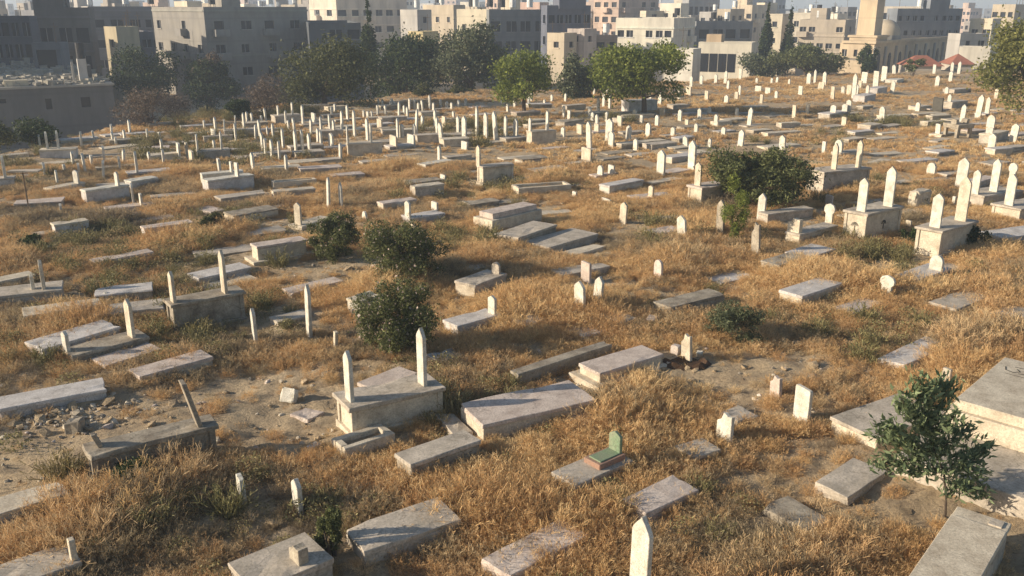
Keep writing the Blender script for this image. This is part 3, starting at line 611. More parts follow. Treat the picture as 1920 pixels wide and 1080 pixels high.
# tilted white block, stones, pit and rubble
def rock(P, s, name, m, label, cat, group=None, sq=(1, 1, 1), rot=0.):
    bm = bmesh.new(); bmesh.ops.create_cube(bm, size=1)
    bmesh.ops.bevel(bm, geom=bm.edges[:], offset=.12, segments=1, affect='EDGES')
    bmesh.ops.subdivide_edges(bm, edges=bm.edges[:], cuts=1)
    rr = random.Random(hash((round(P.x, 2), round(P.y, 2))) & 65535)
    for v in bm.verts: v.co = Vector((v.co.x*s*sq[0], v.co.y*s*sq[1], v.co.z*s*sq[2])) + Vector([rr.uniform(-.05, .05)*s for _ in range(3)])
    me = bpy.data.meshes.new(name); bm.to_mesh(me); bm.free(); me.materials.append(m)
    o = bpy.data.objects.new(name, me); COL.objects.link(o); o.location = P; o.rotation_euler = (rot, rr.uniform(-.3, .3), rr.uniform(0, 3))
    return tag(o, label, cat, group)
P = ground_at(542, 742, .12); rock(P, .32, 'stone_block', M['white'], 'tilted white stone block lying on bare soil, left of the box tomb', 'stone block', sq=(1.1, .5, 1), rot=.6)
P = ground_at(228, 918, .05); rock(P, .26, 'stone_block', M['cream'], 'pale broken chunk lying below the soiled box tomb', 'stone block', sq=(1.2, .6, .6), rot=.3)
P = ground_at(1312, 664, .05); rock(P, .14, 'stone', M['white'], 'small white lump right of the broken stone by the pit', 'stone')
P = ground_at(1268, 655, .08); rock(P, .22, 'stone', M['pink'], 'tan lump left of the broken stone by the pit', 'stone')
P = ground_at(140, 800, .08); rock(P, .3, 'stone', M['dirty'], 'brown boulder left of the leaning headstone tomb', 'stone')
P = ground_at(590, 838, .03); rock(P, .26, 'stone', M['blue'], 'small bluish stone in shade beside the hollow kerb grave', 'stone', sq=(1, .7, .4))
P = ground_at(1724, 372, .35); rock(P, .85, 'stone_block', M['cream'], 'rough tawny block of masonry between the two ornate tombs', 'stone block', sq=(1.1, .5, .85))
P = ground_at(1222, 603, .08); rock(P, .26, 'stone', M['pink'], 'square tan stone in brush right of the broken slab corner', 'stone')
P = ground_at(1178, 760, .0)
P = ground_at(1285, 681, .02); k = MB()        # dark pit: shallow dug hollow ringed with earth
ring = [P + Vector((.42*math.cos(q)*1.5, .3*math.sin(q), .03)) for q in np.linspace(0, 2*PI, 14)[:-1]]
rin = [P + Vector((.34*math.cos(q)*1.5, .22*math.sin(q), -.35)) for q in np.linspace(0, 2*PI, 14)[:-1]]
N_ = len(ring); out = [P + Vector((.62*math.cos(q)*1.5, .5*math.sin(q), -.04)) for q in np.linspace(0, 2*PI, 14)[:-1]]
PITP = P
for i, r0 in enumerate(ring): r0.z += random.uniform(0, .05)
k.add(ring + rin + out, [(i, (i+1) % N_, N_+(i+1) % N_, N_+i) for i in range(N_)] + [tuple(range(N_, 2*N_))] + [(2*N_+i, 2*N_+(i+1) % N_, (i+1) % N_, i) for i in range(N_)])
# ------------------------------------------------------------------ foliage
def quads_mesh(name, C, A, B, m, parent, loc):
    """C centres, A/B half axes (N,3)"""
    V = np.stack([C-A, C-B*.9, C+A, C+B*.9], 1).reshape(-1, 3) - np.array(loc)[None, :]; n = len(C)
    me = bpy.data.meshes.new(name); me.vertices.add(4*n); me.vertices.foreach_set('co', V.ravel())
    me.loops.add(4*n); me.loops.foreach_set('vertex_index', np.arange(4*n)); me.polygons.add(n)
    me.polygons.foreach_set('loop_start', np.arange(0, 4*n, 4)); me.update(); me.validate(); me.materials.append(m)
    o = bpy.data.objects.new(name, me); COL.objects.link(o)
    if parent is not None: o.parent = parent
    return o
def rnd_axes(n, s, asp, rng):
    a = rng.normal(size=(n, 3)); a /= np.linalg.norm(a, axis=1)[:, None]
    b = rng.normal(size=(n, 3)); b = np.cross(a, b); b /= np.linalg.norm(b, axis=1)[:, None]
    sz = s*rng.uniform(.6, 1.3, n)[:, None]
    return a*sz, b*sz*asp
def tree(name, label, x0, x1, yt, yb, Y, m, cat='tree', N=7000, leaf=.14, asp=.5, lobes=14, lobe=.38, trunk=None, base=None, flower=0, depthf=.85, group=None, seed=1, flat=0.0, shape='round'):
    rng = np.random.default_rng(seed*17+3)
    c = at_y((x0+x1)/2, (yt+yb)/2, Y); D = depth(c); rx = (x1-x0)/2*D/FPX*1.1; rz = (yb-yt)/2*D/FPX*1.08; ry = rx*depthf
    gx = c.x if trunk is None else at_y(trunk, yb, Y).x
    gp = Vector((gx, Y, T(gx, Y)))
    root = empty(name, gp, label, cat, group)
    lc = []
    tries = 0
    while len(lc) < lobes:
        p = rng.uniform(-1, 1, 3)
        if shape == 'cone':
            p[2] = rng.uniform(-1, .92); rr = (1-p[2])/2*.75+.05; q = rng.uniform(0, 2*PI); p[0] = rr*.6*math.cos(q); p[1] = rr*.6*math.sin(q); lc.append((p, max(.12, rr*.75))); continue
        r = np.linalg.norm(p)
        if r > .78 or r < .25: continue
        if shape == 'round': p *= .95
        lc.append((p*rng.uniform(.85, 1.12), lobe*rng.uniform(.55, 1.35)))
    wts = np.array([l[1]**2 for l in lc]); wts /= wts.sum(); idx = rng.choice(len(lc), N, p=wts)
    pc = np.array([l[0] for l in lc])[idx]; rr = np.array([l[1] for l in lc])[idx]
    d = rng.normal(size=(N, 3)); d /= np.linalg.norm(d, axis=1)[:, None]
    rad = rr*rng.uniform(.25, 1, N)**.45*(1+.12*rng.normal(size=N))
    Q = pc + d*rad[:, None]
    Q[:, 2] = np.clip(Q[:, 2], -1.02, 1.1)
    C = np.array(c)[None, :] + Q*np.array([rx, ry, rz])[None, :]
    zmin = terr(C[:, 0], C[:, 1]) + .03; C[:, 2] = np.maximum(C[:, 2], zmin + rng.uniform(0, .2, N))
    sp_ = rng.choice(N, N//9, replace=False); ax_ = (C[sp_]-np.array(c)[None, :]); C[sp_] += ax_*rng.uniform(.02, .30, len(sp_))[:, None]; C[:, 2] = np.maximum(C[:, 2], zmin)
    A, B = rnd_axes(N, leaf, asp, rng)
    quads_mesh('crown', C, A, B, M[m], root, gp)
    if flower:
        sel = rng.choice(N, flower, replace=False); top = C[sel] + np.array([-.04, -.06, .05]); A, B = rnd_axes(flower, .035, .9, rng); quads_mesh('blossoms', top, A, B, M['flower'], root, gp)
    k = MB(); tr = max(.05, rx*.045); top = Vector((c.x, c.y, c.z - rz*.35)); mid = gp.lerp(top, .5) + Vector((rng.uniform(-.1, .1)*rx, 0, 0))
    if cat == 'bush':
        for i in range(7):
            l = lc[i % len(lc)][0]; k.tube(gp + Vector((rng.uniform(-.1, .1), rng.uniform(-.1, .1), -.05)), Vector((c.x+l[0]*rx*.8, c.y+l[1]*ry*.8, c.z+l[2]*rz*.6)), .03, .008, 5)
        k.build('stems', M['bark'], root)
    else:
        k.tube(gp - Vector((0, 0, .3)), mid, tr*1.3, tr, 8); k.tube(mid, top, tr, tr*.7, 8)
        k.build('trunk', M['bark'], root)
        k = MB()
        for l, s in lc[:12]:
            e = Vector((c.x+l[0]*rx*.9, c.y+l[1]*ry*.9, c.z+l[2]*rz*.9)); s0 = mid.lerp(top, rng.uniform(0, 1))
            m1 = s0.lerp(e, .5) + Vector((0, 0, -.06*rz)); k.tube(s0, m1, tr*.5, tr*.33, 6); k.tube(m1, e, tr*.33, tr*.12, 6)
        k.build('limbs', M['bark'], root)
    return root
def Yat(px, py): return ground_at(px, py).y
tree('round_tree', 'large round dark olive tree at the back edge of the field', 505, 706, 72, 207, Yat(600, 204)+1, 'olive', N=16000, leaf=.13, lobes=26, lobe=.33, seed=1)
tree('broadleaf_tree', 'light green tree with two crowns at the back edge, left of the bright green one', 918, 1056, 92, 197, Yat(983, 216), 'bright', N=7500, leaf=.12, lobes=15, lobe=.33, seed=2, trunk=983)
tree('broadleaf_tree', 'bright green tree with a slim visible trunk at the back of the field', 1116, 1294, 62, 196, Yat(1209, 219), 'bright', N=12000, leaf=.14, lobes=20, lobe=.34, seed=3, trunk=1209)
tree('broadleaf_tree', 'yellow green tree leaning in at the right edge', 1842, 2050, 36, 208, Yat(1900, 232)-1, 'yellowgreen', N=15000, leaf=.13, lobes=24, lobe=.3, seed=4, trunk=1930)
tree('eucalyptus_tree', 'tall grey green loose tree behind the twin crowned tree', 800, 978, 42, 190, 92, 'greygreen', N=12000, leaf=.17, lobes=26, lobe=.27, seed=5)
tree('shade_tree', 'dark dense tree mass left of the grey green tree', 655, 852, 60, 190, 94, 'deep', N=14000, leaf=.17, lobes=24, lobe=.33, seed=6)
tree('cypress_tree', 'pointed dark tree top rising above the dark dense tree, left of centre', 672, 708, -2, 110, 100, 'deep', N=3500, leaf=.17, lobes=16, shape='cone', seed=7)
tree('shade_tree', 'dark green tree right of the flat ruined house', 208, 335, 84, 195, 95, 'deep', N=9000, leaf=.16, lobes=20, lobe=.33, seed=8)
tree('shade_tree', 'low dark tree in front of the damaged apartment block', 325, 450, 112, 205, 95, 'deep', N=8000, leaf=.16, lobes=18, lobe=.33, seed=9)
tree('shade_tree', 'brown green thin tree against the damaged apartment block', 352, 420, 96, 160, 95, 'twig', N=3000, leaf=.15, lobes=12, lobe=.35, seed=10)
tree('bare_bush', 'bare brown thicket beside the flat ruined house', 214, 345, 158, 240, 62, 'twig', 'bush', N=6000, leaf=.12, asp=.18, lobes=16, seed=11)
tree('bare_bush', 'bare brown thicket left of the dark round tree', 440, 545, 146, 212, 68, 'twig', 'bush', N=5000, leaf=.12, asp=.18, lobes=14, seed=12)
tree('shade_bush', 'small dark bush under the brown thicket left of the round tree', 418, 470, 180, 218, 66, 'deep', 'bush', N=2500, leaf=.1, lobes=9, seed=13)
tree('round_bush', 'small round green bush behind the stones, left of the light green tree', 764, 812, 158, 188, Yat(790, 184)+3, 'olive', 'bush', N=2200, leaf=.1, lobes=9, seed=14)
tree('round_bush', 'small green bush nearer the twin crowned tree', 838, 888, 160, 188, Yat(860, 180)+3, 'olive', 'bush', N=2200, leaf=.1, lobes=9, seed=15)
tree('shade_tree', 'grey brown thin tree between the two green trees', 1046, 1128, 92, 198, 82, 'greygreen', N=5500, leaf=.14, lobes=16, lobe=.33, seed=16)
tree('shade_tree', 'dark green tree close behind the bright green tree, left side', 1085, 1150, 108, 190, 88, 'deep', N=4500, leaf=.14, lobes=12, lobe=.36, seed=17)
tree('cypress_tree', 'left one of the two dark cypresses before the mosque', 1420, 1455, 14, 118, 128, 'deep', N=4500, leaf=.2, lobes=22, shape='cone', seed=18)
tree('cypress_tree', 'right one of the two dark cypresses before the mosque', 1462, 1498, 22, 118, 128, 'deep', N=4500, leaf=.2, lobes=22, shape='cone', seed=19)
tree('broadleaf_tree', 'dark green spreading tree left of the mosque corner', 1448, 1576, 82, 142, 112, 'oleander', N=8000, leaf=.17, lobes=18, lobe=.33, seed=20)
tree('broadleaf_tree', 'dull olive tree under the two cypresses', 1385, 1470, 92, 150, 116, 'greygreen', N=4500, leaf=.17, lobes=14, lobe=.35, seed=21)
tree('shade_tree', 'dark tree standing against the mosque wall', 1608, 1645, 84, 142, 118, 'deep', N=3000, leaf=.16, lobes=10, lobe=.36, seed=22)
tree('round_bush', 'small green bush by the red roofed house', 1696, 1732, 108, 134, 106, 'oleander', 'bush', N=1800, leaf=.12, lobes=8, seed=23)
tree('round_bush', 'fresh green bush at the left edge of the field', -60, 32, 214, 275, 52, 'olive', 'bush', N=3000, leaf=.1, lobes=10, seed=24)
tree('dark_thicket', 'dark thicket along the foot of the ruined house', 20, 110, 225, 275, 54, 'deep', 'bush', N=3000, leaf=.1, lobes=12, seed=25)
tree('oleander_bush', 'uppermost oleander bush of the three in the left middle', 566, 676, 386, 500, Yat(620, 488), 'oleander', 'bush', N=13000, leaf=.05, asp=.3, lobes=34, lobe=.22, flower=150, seed=26)
tree('oleander_bush', 'middle and widest oleander bush of the three', 656, 842, 404, 546, Yat(745, 530), 'oleander', 'bush', N=22000, leaf=.05, asp=.3, lobes=46, lobe=.22, flower=480, seed=27)
tree('oleander_bush', 'lowest oleander bush of the three, right above the box tomb', 654, 828, 512, 680, Yat(740, 660), 'oleander', 'bush', N=22000, leaf=.045, asp=.3, lobes=46, lobe=.22, flower=480, seed=28)
tree('round_bush', 'big round dark green bush right of the centre', 1312, 1536, 264, 392, Yat(1420, 386), 'oleander', 'bush', N=26000, leaf=.07, asp=.4, lobes=52, lobe=.21, seed=29)
tree('thin_sapling', 'thin bright sapling leaning before the big round bush', 1342, 1412, 330, 455, Yat(1380, 452), 'bright', 'bush', N=3800, leaf=.05, asp=.3, lobes=18, lobe=.22, seed=30)
tree('prickly_bush', 'low prickly grey green bush in the brush right of centre', 1312, 1446, 558, 650, Yat(1385, 638), 'greygreen', 'bush', N=8000, leaf=.04, asp=.3, lobes=34, lobe=.2, seed=31)
tree('round_bush', 'small leafy shrub among slabs, left middle', 378, 426, 396, 446, Yat(400, 440), 'olive', 'bush', N=2600, leaf=.06, lobes=10, seed=32)
tree('round_bush', 'dark low shrub in the shade, far left middle', 30, 84, 440, 476, Yat(58, 470), 'deep', 'bush', N=2600, leaf=.06, lobes=10, seed=33)
tree('round_bush', 'dark green weed clump under the soiled box tomb', 205, 285, 862, 922, Yat(245, 915), 'deep', 'bush', N=3500, leaf=.035, lobes=14, seed=34)
tree('round_bush', 'tall green weeds left of the bottom centre slab', 585, 655, 930, 1050, Yat(620, 1040), 'oleander', 'bush', N=5500, leaf=.03, asp=.35, lobes=16, lobe=.25, seed=35)
tree('round_bush', 'dark shrub at the right foot of the ornate tomb by the edge', 1805, 1852, 420, 470, Yat(1830, 466), 'deep', 'bush', N=2600, leaf=.05, lobes=10, seed=36)
tree('round_bush', 'dark shrub between the two ornate tombs', 1686, 1725, 418, 458, Yat(1705, 455), 'deep', 'bush', N=2200, leaf=.05, lobes=10, seed=37)
# the near sapling with long leaves
def sapling():
    g = ground_at(1772, 972); Y = g.y; root = empty('olive_sapling', g, 'bushy young sapling with long grey green leaves, right foreground', 'sapling')
    at = lambda x, y, dy=0: at_y(x, y, Y+dy)
    br = [[(1772,975),(1774,930),(1770,885),(1755,850),(1735,800),(1725,745),(1722,706)], [(1770,885),(1800,860),(1830,850),(1852,838)], [(1755,850),(1715,840),(1675,825),(1640,812)], [(1755,850),(1705,862),(1665,866),(1640,872)],
          [(1735,800),(1765,760),(1782,722)], [(1735,800),(1700,770),(1690,745)], [(1774,930),(1800,905),(1830,918),(1843,925)], [(1770,885),(1740,880),(1700,885),(1680,880)], [(1800,860),(1820,880),(1840,890)], [(1755,850),(1790,820),(1815,800)], [(1735,800),(1765,805),(1790,780)],
          [(1715,840),(1690,815),(1660,798)], [(1725,745),(1750,735),(1765,715)]]
    k = MB(); Cs = []; Ds = []; rng = np.random.default_rng(5)
    for bi, b in enumerate(br):
        off = 0 if bi == 0 else random.uniform(-.5, .5); pts = [at(x, y, off*i/len(b)) for i, (x, y) in enumerate(b)]
        for i in range(len(pts)-1):
            r0 = .022*(1-.12*i) if bi == 0 else .011; k.tube(pts[i], pts[i+1], r0, r0*.8, 6)
            if bi == 0 and i < 3: continue
            L_ = (pts[i+1]-pts[i]).length; d = (pts[i+1]-pts[i]).normalized()
            for _ in range(int(L_*340)):
                p = pts[i].lerp(pts[i+1], random.random()) + Vector([random.gauss(0, .075) for _ in range(3)])
                dd = (d*.7 + Vector([random.gauss(0, .7) for _ in range(3)]) + Vector((0, 0, .35))).normalized(); Cs.append(p + dd*.05); Ds.append(dd)
    k.build('trunk', M['bark'], root)
    C = np.array(Cs); A = np.array(Ds); n = len(C); B = np.cross(A, rng.normal(size=(n, 3))); B /= np.linalg.norm(B, axis=1)[:, None]
    s = rng.uniform(.6, 1.25, n)[:, None]
    quads_mesh('leaves', C, A*.078*s, B*.026*s, M['sapling'], root, g)
sapling()
# ------------------------------------------------------------------ scattered dry brush (stuff)
def blade_proto(name, n, r0, h, spread, width, m, seed, twigs=0, curl=.25):
    rng = np.random.default_rng(seed); V = []; F = []
    for i in range(n):
        a = rng.uniform(0, 2*PI); rb = r0*math.sqrt(rng.uniform()); b = np.array([rb*math.cos(a), rb*math.sin(a), -.03])
        az = a + rng.normal(0, .9); ln = abs(rng.normal(0, spread)); L = h*rng.uniform(.45, 1.1)
        d = np.array([math.sin(ln)*math.cos(az), math.sin(ln)*math.sin(az), math.cos(ln)])
        sd = np.array([-math.sin(az+rng.normal(0, .8)), math.cos(az+rng.normal(0, .8)), 0])*width*rng.uniform(.6, 1.3)
        mpt = b + d*L*.5; tip = b + d*L + np.array([math.cos(az), math.sin(az), -.6])*L*curl*rng.uniform(.1, 1)
        k = len(V); V += [b-sd*.5, b+sd*.5, mpt+sd*.5, mpt-sd*.5, tip]; F += [(k, k+1, k+2, k+3), (k+3, k+2, k+4)]
        for j in range(twigs):
            q = mpt + (tip-mpt)*rng.uniform(0, 1); dd = rng.normal(size=3)*.5 + d; dd /= np.linalg.norm(dd); e = q + dd*L*.26*rng.uniform(.4, 1); s2 = np.cross(dd, rng.normal(size=3)); s2 = s2/np.linalg.norm(s2)*width*.9
            k = len(V); V += [q-s2*.4, q+s2*.4, e+s2*.5, e-s2*.5]; F += [(k, k+1, k+2, k+3)]
    me = bpy.data.meshes.new(name); me.from_pydata([tuple(v) for v in V], [], F); me.update(); me.materials.append(M[m])
    return bpy.data.objects.new(name, me)
def leafy_proto(name, n, r, h, ls, m, seed):
    rng = np.random.default_rng(seed); d = rng.normal(size=(n, 3)); d /= np.linalg.norm(d, axis=1)[:, None]; rad = rng.uniform(.3, 1, n)[:, None]**.5
    C = d*rad*np.array([r, r, h*.5]); C[:, 2] = np.abs(C[:, 2]+h*.45); A, B = rnd_axes(n, ls, .5, rng)
    o = quads_mesh(name, C, A, B, M[m], None, (0, 0, 0)); COL.objects.unlink(o); return o
def collection(name, obs):
    c = bpy.data.collections.new(name)
    for o in obs: c.objects.link(o)
    return c
def nz(x, y, s, seed):
    r = np.random.default_rng(seed); o = np.zeros_like(x)
    for i in range(7):
        a = r.uniform(0, 2*PI); f = s*r.uniform(.6, 2.2); o += np.sin((x*math.cos(a)+y*math.sin(a))*f + r.uniform(0, 6.3) + 1.3*np.sin((x*math.sin(a)-y*math.cos(a))*f*.7+r.uniform(0, 6)))/(i+1.6)
    return o/2.2
FT = np.array(FOOT)
def keepout(x, y, pad=.02):
    ok = np.ones(len(x), bool)
    for fx, fy, ux, uy, lu, ln, h in FT:
        s = np.abs(x-fx) + np.abs(y-fy) < 5; i = np.where(s)[0]
        if not len(i): continue
        dx, dy = x[i]-fx, y[i]-fy; a = np.abs(dx*ux+dy*uy); b = np.abs(-dx*uy+dy*ux)
        ok[i[(a < lu+pad) & (b < ln+pad)]] = False
    return ok
BARE = []
for px, py, rx, ry in [(330,760,3.4,1.4),(480,770,2.2,1.6),(520,830,1.7,.9),(120,810,2.2,1.2),(200,860,1.3,.9),(90,870,1.6,1.1),(1330,700,2.6,1.3),(1450,690,1.8,.9),(1160,720,1.2,.6),(1480,770,1.6,.6),(300,800,2,1),(620,500,1.6,.8),(640,530,1.6,.7),(450,720,2,.8),(1400,745,2.0,.8),(430,830,2.2,1.0),(560,800,1.2,.8),(60,830,2,1),(700,690,1,.5),(980,650,.6,.4),(1100,740,.8,.4),(1250,720,1.4,.5),(300,700,1.5,.5)]:
    g_ = ground_at(px, py); BARE.append((g_.x, g_.y, rx, ry))
def bare(x, y):
    b = np.zeros_like(x)
    for bx, by, rx, ry in BARE: b = np.maximum(b, np.exp(-(((x-bx)/rx)**2+((y-by)/ry)**2)))
    return b
def pts_in_view(n, y0, y1, rng, margin=1.12):
    y = np.sqrt(rng.uniform(y0*y0, y1*y1, n)); x = rng.uniform(-1, 1, n)*(y*.6*margin+1.5); return x, y
def scatter(name, label_kind, x, y, scl, tone, idx, coll, tilt=.12):
    n = len(x); z = terr(x, y); me = bpy.data.meshes.new(name); me.vertices.add(n); me.vertices.foreach_set('co', np.stack([x, y, z], 1).ravel())
    r = np.random.default_rng(3); rot = np.stack([r.normal(0, tilt, n), r.normal(0, tilt, n), r.uniform(0, 6.283, n)], 1)
    for nm, ty, dat, key in (('rot', 'FLOAT_VECTOR', rot, 'vector'), ('scl', 'FLOAT_VECTOR', scl, 'vector'), ('tone', 'FLOAT', tone, 'value'), ('idx', 'INT', idx, 'value')):
        a = me.attributes.new(nm, ty, 'POINT'); a.data.foreach_set(key, np.ascontiguousarray(dat).ravel())
    o = bpy.data.objects.new(name, me); COL.objects.link(o); o['kind'] = 'stuff'; tag(o, label_kind[0], label_kind[1])
    ng = bpy.data.node_groups.new(name, 'GeometryNodeTree'); ng.interface.new_socket('Geometry', in_out='INPUT', socket_type='NodeSocketGeometry'); ng.interface.new_socket('Geometry', in_out='OUTPUT', socket_type='NodeSocketGeometry')
    gi = ng.nodes.new('NodeGroupInput'); go = ng.nodes.new('NodeGroupOutput'); ip = ng.nodes.new('GeometryNodeInstanceOnPoints'); ci = ng.nodes.new('GeometryNodeCollectionInfo')
    ci.inputs['Collection'].default_value = coll; ci.inputs['Separate Children'].default_value = True; ci.inputs['Reset Children'].default_value = True
    def attr(nm, ty):
        a = ng.nodes.new('GeometryNodeInputNamedAttribute'); a.data_type = ty; a.inputs[0].default_value = nm; return a.outputs[0]
    ip.inputs['Pick Instance'].default_value = True; L_ = ng.links
    L_.new(gi.outputs[0], ip.inputs['Points']); L_.new(ci.outputs[0], ip.inputs['Instance']); L_.new(attr('idx', 'INT'), ip.inputs['Instance Index'])
    L_.new(attr('rot', 'FLOAT_VECTOR'), ip.inputs['Rotation']); L_.new(attr('scl', 'FLOAT_VECTOR'), ip.inputs['Scale']); L_.new(ip.outputs[0], go.inputs[0])
    md = o.modifiers.new('scatter', 'NODES'); md.node_group = ng
    return o
dry = collection('dry_protos', [blade_proto('a_tuft', 120, .14, .34, .6, .0065, 'dry', 1, 6, .5), blade_proto('b_mound', 160, .26, .32, .95, .006, 'dry', 2, 8), blade_proto('c_brush', 130, .18, .42, .75, .006, 'dry', 3, 9, .3), blade_proto('d_low', 110, .25, .16, .9, .010, 'dry', 4, 3), blade_proto('e_shrub', 240, .34, .56, .85, .0065, 'dry', 14, 9, .35)])
far_ = collection('far_protos', [blade_proto('a_tuft', 60, .22, .42, .5, .03, 'dry', 5, 0), blade_proto('b_mound', 80, .35, .36, .8, .028, 'dry', 6, 1), blade_proto('c_low', 60, .4, .2, .9, .03, 'dry', 7, 0)])
weeds = collection('weed_protos', [leafy_proto('a_weed', 170, .22, .30, .022, 'weed', 8), leafy_proto('b_weed', 220, .30, .20, .02, 'weed', 9), blade_proto('c_weed', 120, .15, .38, .5, .012, 'weed', 10, 3)])
rng = np.random.default_rng(42)
def near_scatter():
    x, y = pts_in_view(52000, 9.0, 46, rng)
    # keep density per area roughly even
    lump = nz(x, y, .55, 5); big = nz(x, y, .22, 9); br = bare(x, y)
    dens = np.clip(.68 + .75*lump + .3*big, .22, 1) * (1-.93*br)
    k = (rng.uniform(0, 1, len(x)) < dens) & keepout(x, y, -.07); x, y, lump, big, br = x[k], y[k], lump[k], big[k], br[k]
    s = np.clip(.70 + .62*lump + .26*big, .22, 1.7) * rng.uniform(.7, 1.25, len(x)) * (1-.45*br)
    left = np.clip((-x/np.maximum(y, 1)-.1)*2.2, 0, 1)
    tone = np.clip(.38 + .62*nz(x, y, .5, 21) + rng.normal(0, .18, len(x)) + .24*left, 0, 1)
    idx = rng.choice(4, len(x), p=[.3, .3, .25, .15]); idx = np.where(s < .45, 3, idx); idx = np.where((lump > .38) & (rng.uniform(0, 1, len(x)) < .10), 4, idx)
    sc = np.stack([s*1.05, s*1.05, s], 1); return x, y, sc, tone, idx.astype(np.int32)
x, y, sc, tone, idx = near_scatter()
scatter('dry_grass', ('golden brown dry grass and brush growing between the graves', 'grass'), x, y, sc, tone, idx, dry)
def far_scatter():
    x, y = pts_in_view(62000, 44, 112, rng)
    lump = nz(x, y, .4, 15); big = nz(x, y, .15, 19); edge = np.interp(x, _ex, _ey)
    k = (rng.uniform(0, 1, len(x)) < np.clip(.50+.8*lump, .06, 1)) & (y < edge+9) & keepout(x, y, .1); x, y, lump, big = x[k], y[k], lump[k], big[k]
    s = np.clip(.6+.6*lump+.25*big, .25, 1.6)*rng.uniform(.7, 1.2, len(x))
    tone = np.clip(.40 + .55*nz(x, y, .25, 31) + rng.normal(0, .15, len(x)), 0, 1)
    return x, y, np.stack([s, s, s*.85], 1), tone, rng.choice(3, len(x), p=[.4, .35, .25]).astype(np.int32)
x, y, sc, tone, idx = far_scatter()
scatter('far_dry_grass', ('reddish brown dry grass across the far part of the cemetery', 'grass'), x, y, sc, tone, idx, far_)
def weed_scatter():
    x, y = pts_in_view(22000, 9, 70, rng)
    f = nz(x, y, .30, 51); left = np.clip((-x/np.maximum(y, 1))*1.6+.1, -.2, .6)
    P_ = [ground_at(*q) for q in [(150,1000),(400,960),(100,640),(230,640),(440,610),(850,460),(1230,1000),(1600,630),(150,450),(300,460),(1750,520),(600,960),(1300,440),(1640,490),(1640,615),(60,880),(900,770)]]
    loc = np.zeros_like(x)
    for p in P_: loc = np.maximum(loc, np.exp(-(((x-p.x)/1.5)**2+((y-p.y)/(1+p.y*.03))**2)))
    dens = np.clip((f-.15)*.9 + left*.4, 0, .85)*.5 + loc*.6
    k = (rng.uniform(0, 1, len(x)) < dens*(1-.9*bare(x, y))) & keepout(x, y) & (y < np.interp(x, _ex, _ey)+4); x, y = x[k], y[k]
    s = rng.uniform(.6, 1.35, len(x))*(1+.012*y); tone = np.clip(.45+.3*nz(x, y, .5, 61)+rng.normal(0, .15, len(x)), 0, 1)
    return x, y, np.stack([s, s, s*.95], 1), tone, rng.choice(3, len(x), p=[.4, .3, .3]).astype(np.int32)
x, y, sc, tone, idx = weed_scatter()
scatter('green_weeds', ('dull green weeds growing through the dry grass', 'weeds'), x, y, sc, tone, idx, weeds)
# rubble
def stone_proto(name, s, m, seed):
    bm = bmesh.new(); bmesh.ops.create_icosphere(bm, subdivisions=1, radius=s); r = random.Random(seed)
    for v in bm.verts: v.co = Vector((v.co.x*1.2, v.co.y*.9, v.co.z*.7)) * r.uniform(.7, 1.2)
    me = bpy.data.meshes.new(name); bm.to_mesh(me); bm.free(); me.materials.append(M[m]); return bpy.data.objects.new(name, me)
rub = collection('rubble_protos', [stone_proto('a_stone', .05, 'cream', 1), stone_proto('b_stone', .06, 'dirty', 2), stone_proto('c_stone', .045, 'pink', 3), stone_proto('d_clod', .07, 'ground', 4)])
x, y = pts_in_view(26000, 9, 45, rng); b_ = bare(x, y); k_ = (rng.uniform(0, 1, len(x)) < .04+.38*b_) & keepout(x, y); x, y = x[k_], y[k_]
g1 = ground_at(90, 775); ax = rng.normal(g1.x, 1.1, 500); ay = rng.normal(g1.y, .45, 500); kk = keepout(ax, ay); x = np.concatenate([x, ax[kk]]); y = np.concatenate([y, ay[kk]])
s = rng.lognormal(-.35, .55, len(x)).clip(.2, 2.6)
scatter('rubble', ('loose stones and clods on the bare soil patches', 'rubble'), x, y, np.stack([s, s, s], 1), s*0, rng.choice(4, len(x), p=[.2, .25, .15, .4]).astype(np.int32), rub, .4)
# ------------------------------------------------------------------ the town
GZ = -5.6
def face(mb, P, d, L, z0, z1, wins, inn, rec=.22):
    """wall from P along d, length L; wins = list of (u0,u1,v0,v1) openings; adds reveals"""
    us = sorted({0., L} | {w_[0] for w_ in wins} | {w_[1] for w_ in wins}); vs = sorted({z0, z1} | {w_[2] for w_ in wins} | {w_[3] for w_ in wins})
    Q = lambda u, v, k=0.: Vector((P.x, P.y, 0)) + d*u + Vector((0, 0, v)) + inn*k
    for i in range(len(us)-1):
        for j in range(len(vs)-1):
            uc, vc = (us[i]+us[i+1])/2, (vs[j]+vs[j+1])/2
            if any(a < uc < b and c < vc < e for a, b, c, e in wins): continue
            mb.add([Q(us[i], vs[j]), Q(us[i+1], vs[j]), Q(us[i+1], vs[j+1]), Q(us[i], vs[j+1])], [(0, 1, 2, 3)])
    for a, b, c, e in wins:
        r0 = [Q(a, c), Q(b, c), Q(b, e), Q(a, e)]; r1 = [Q(a, c, rec), Q(b, c, rec), Q(b, e, rec), Q(a, e, rec)]
        mb.add(r0+r1, [(i, (i+1) % 4, 4+(i+1) % 4, 4+i) for i in range(4)])
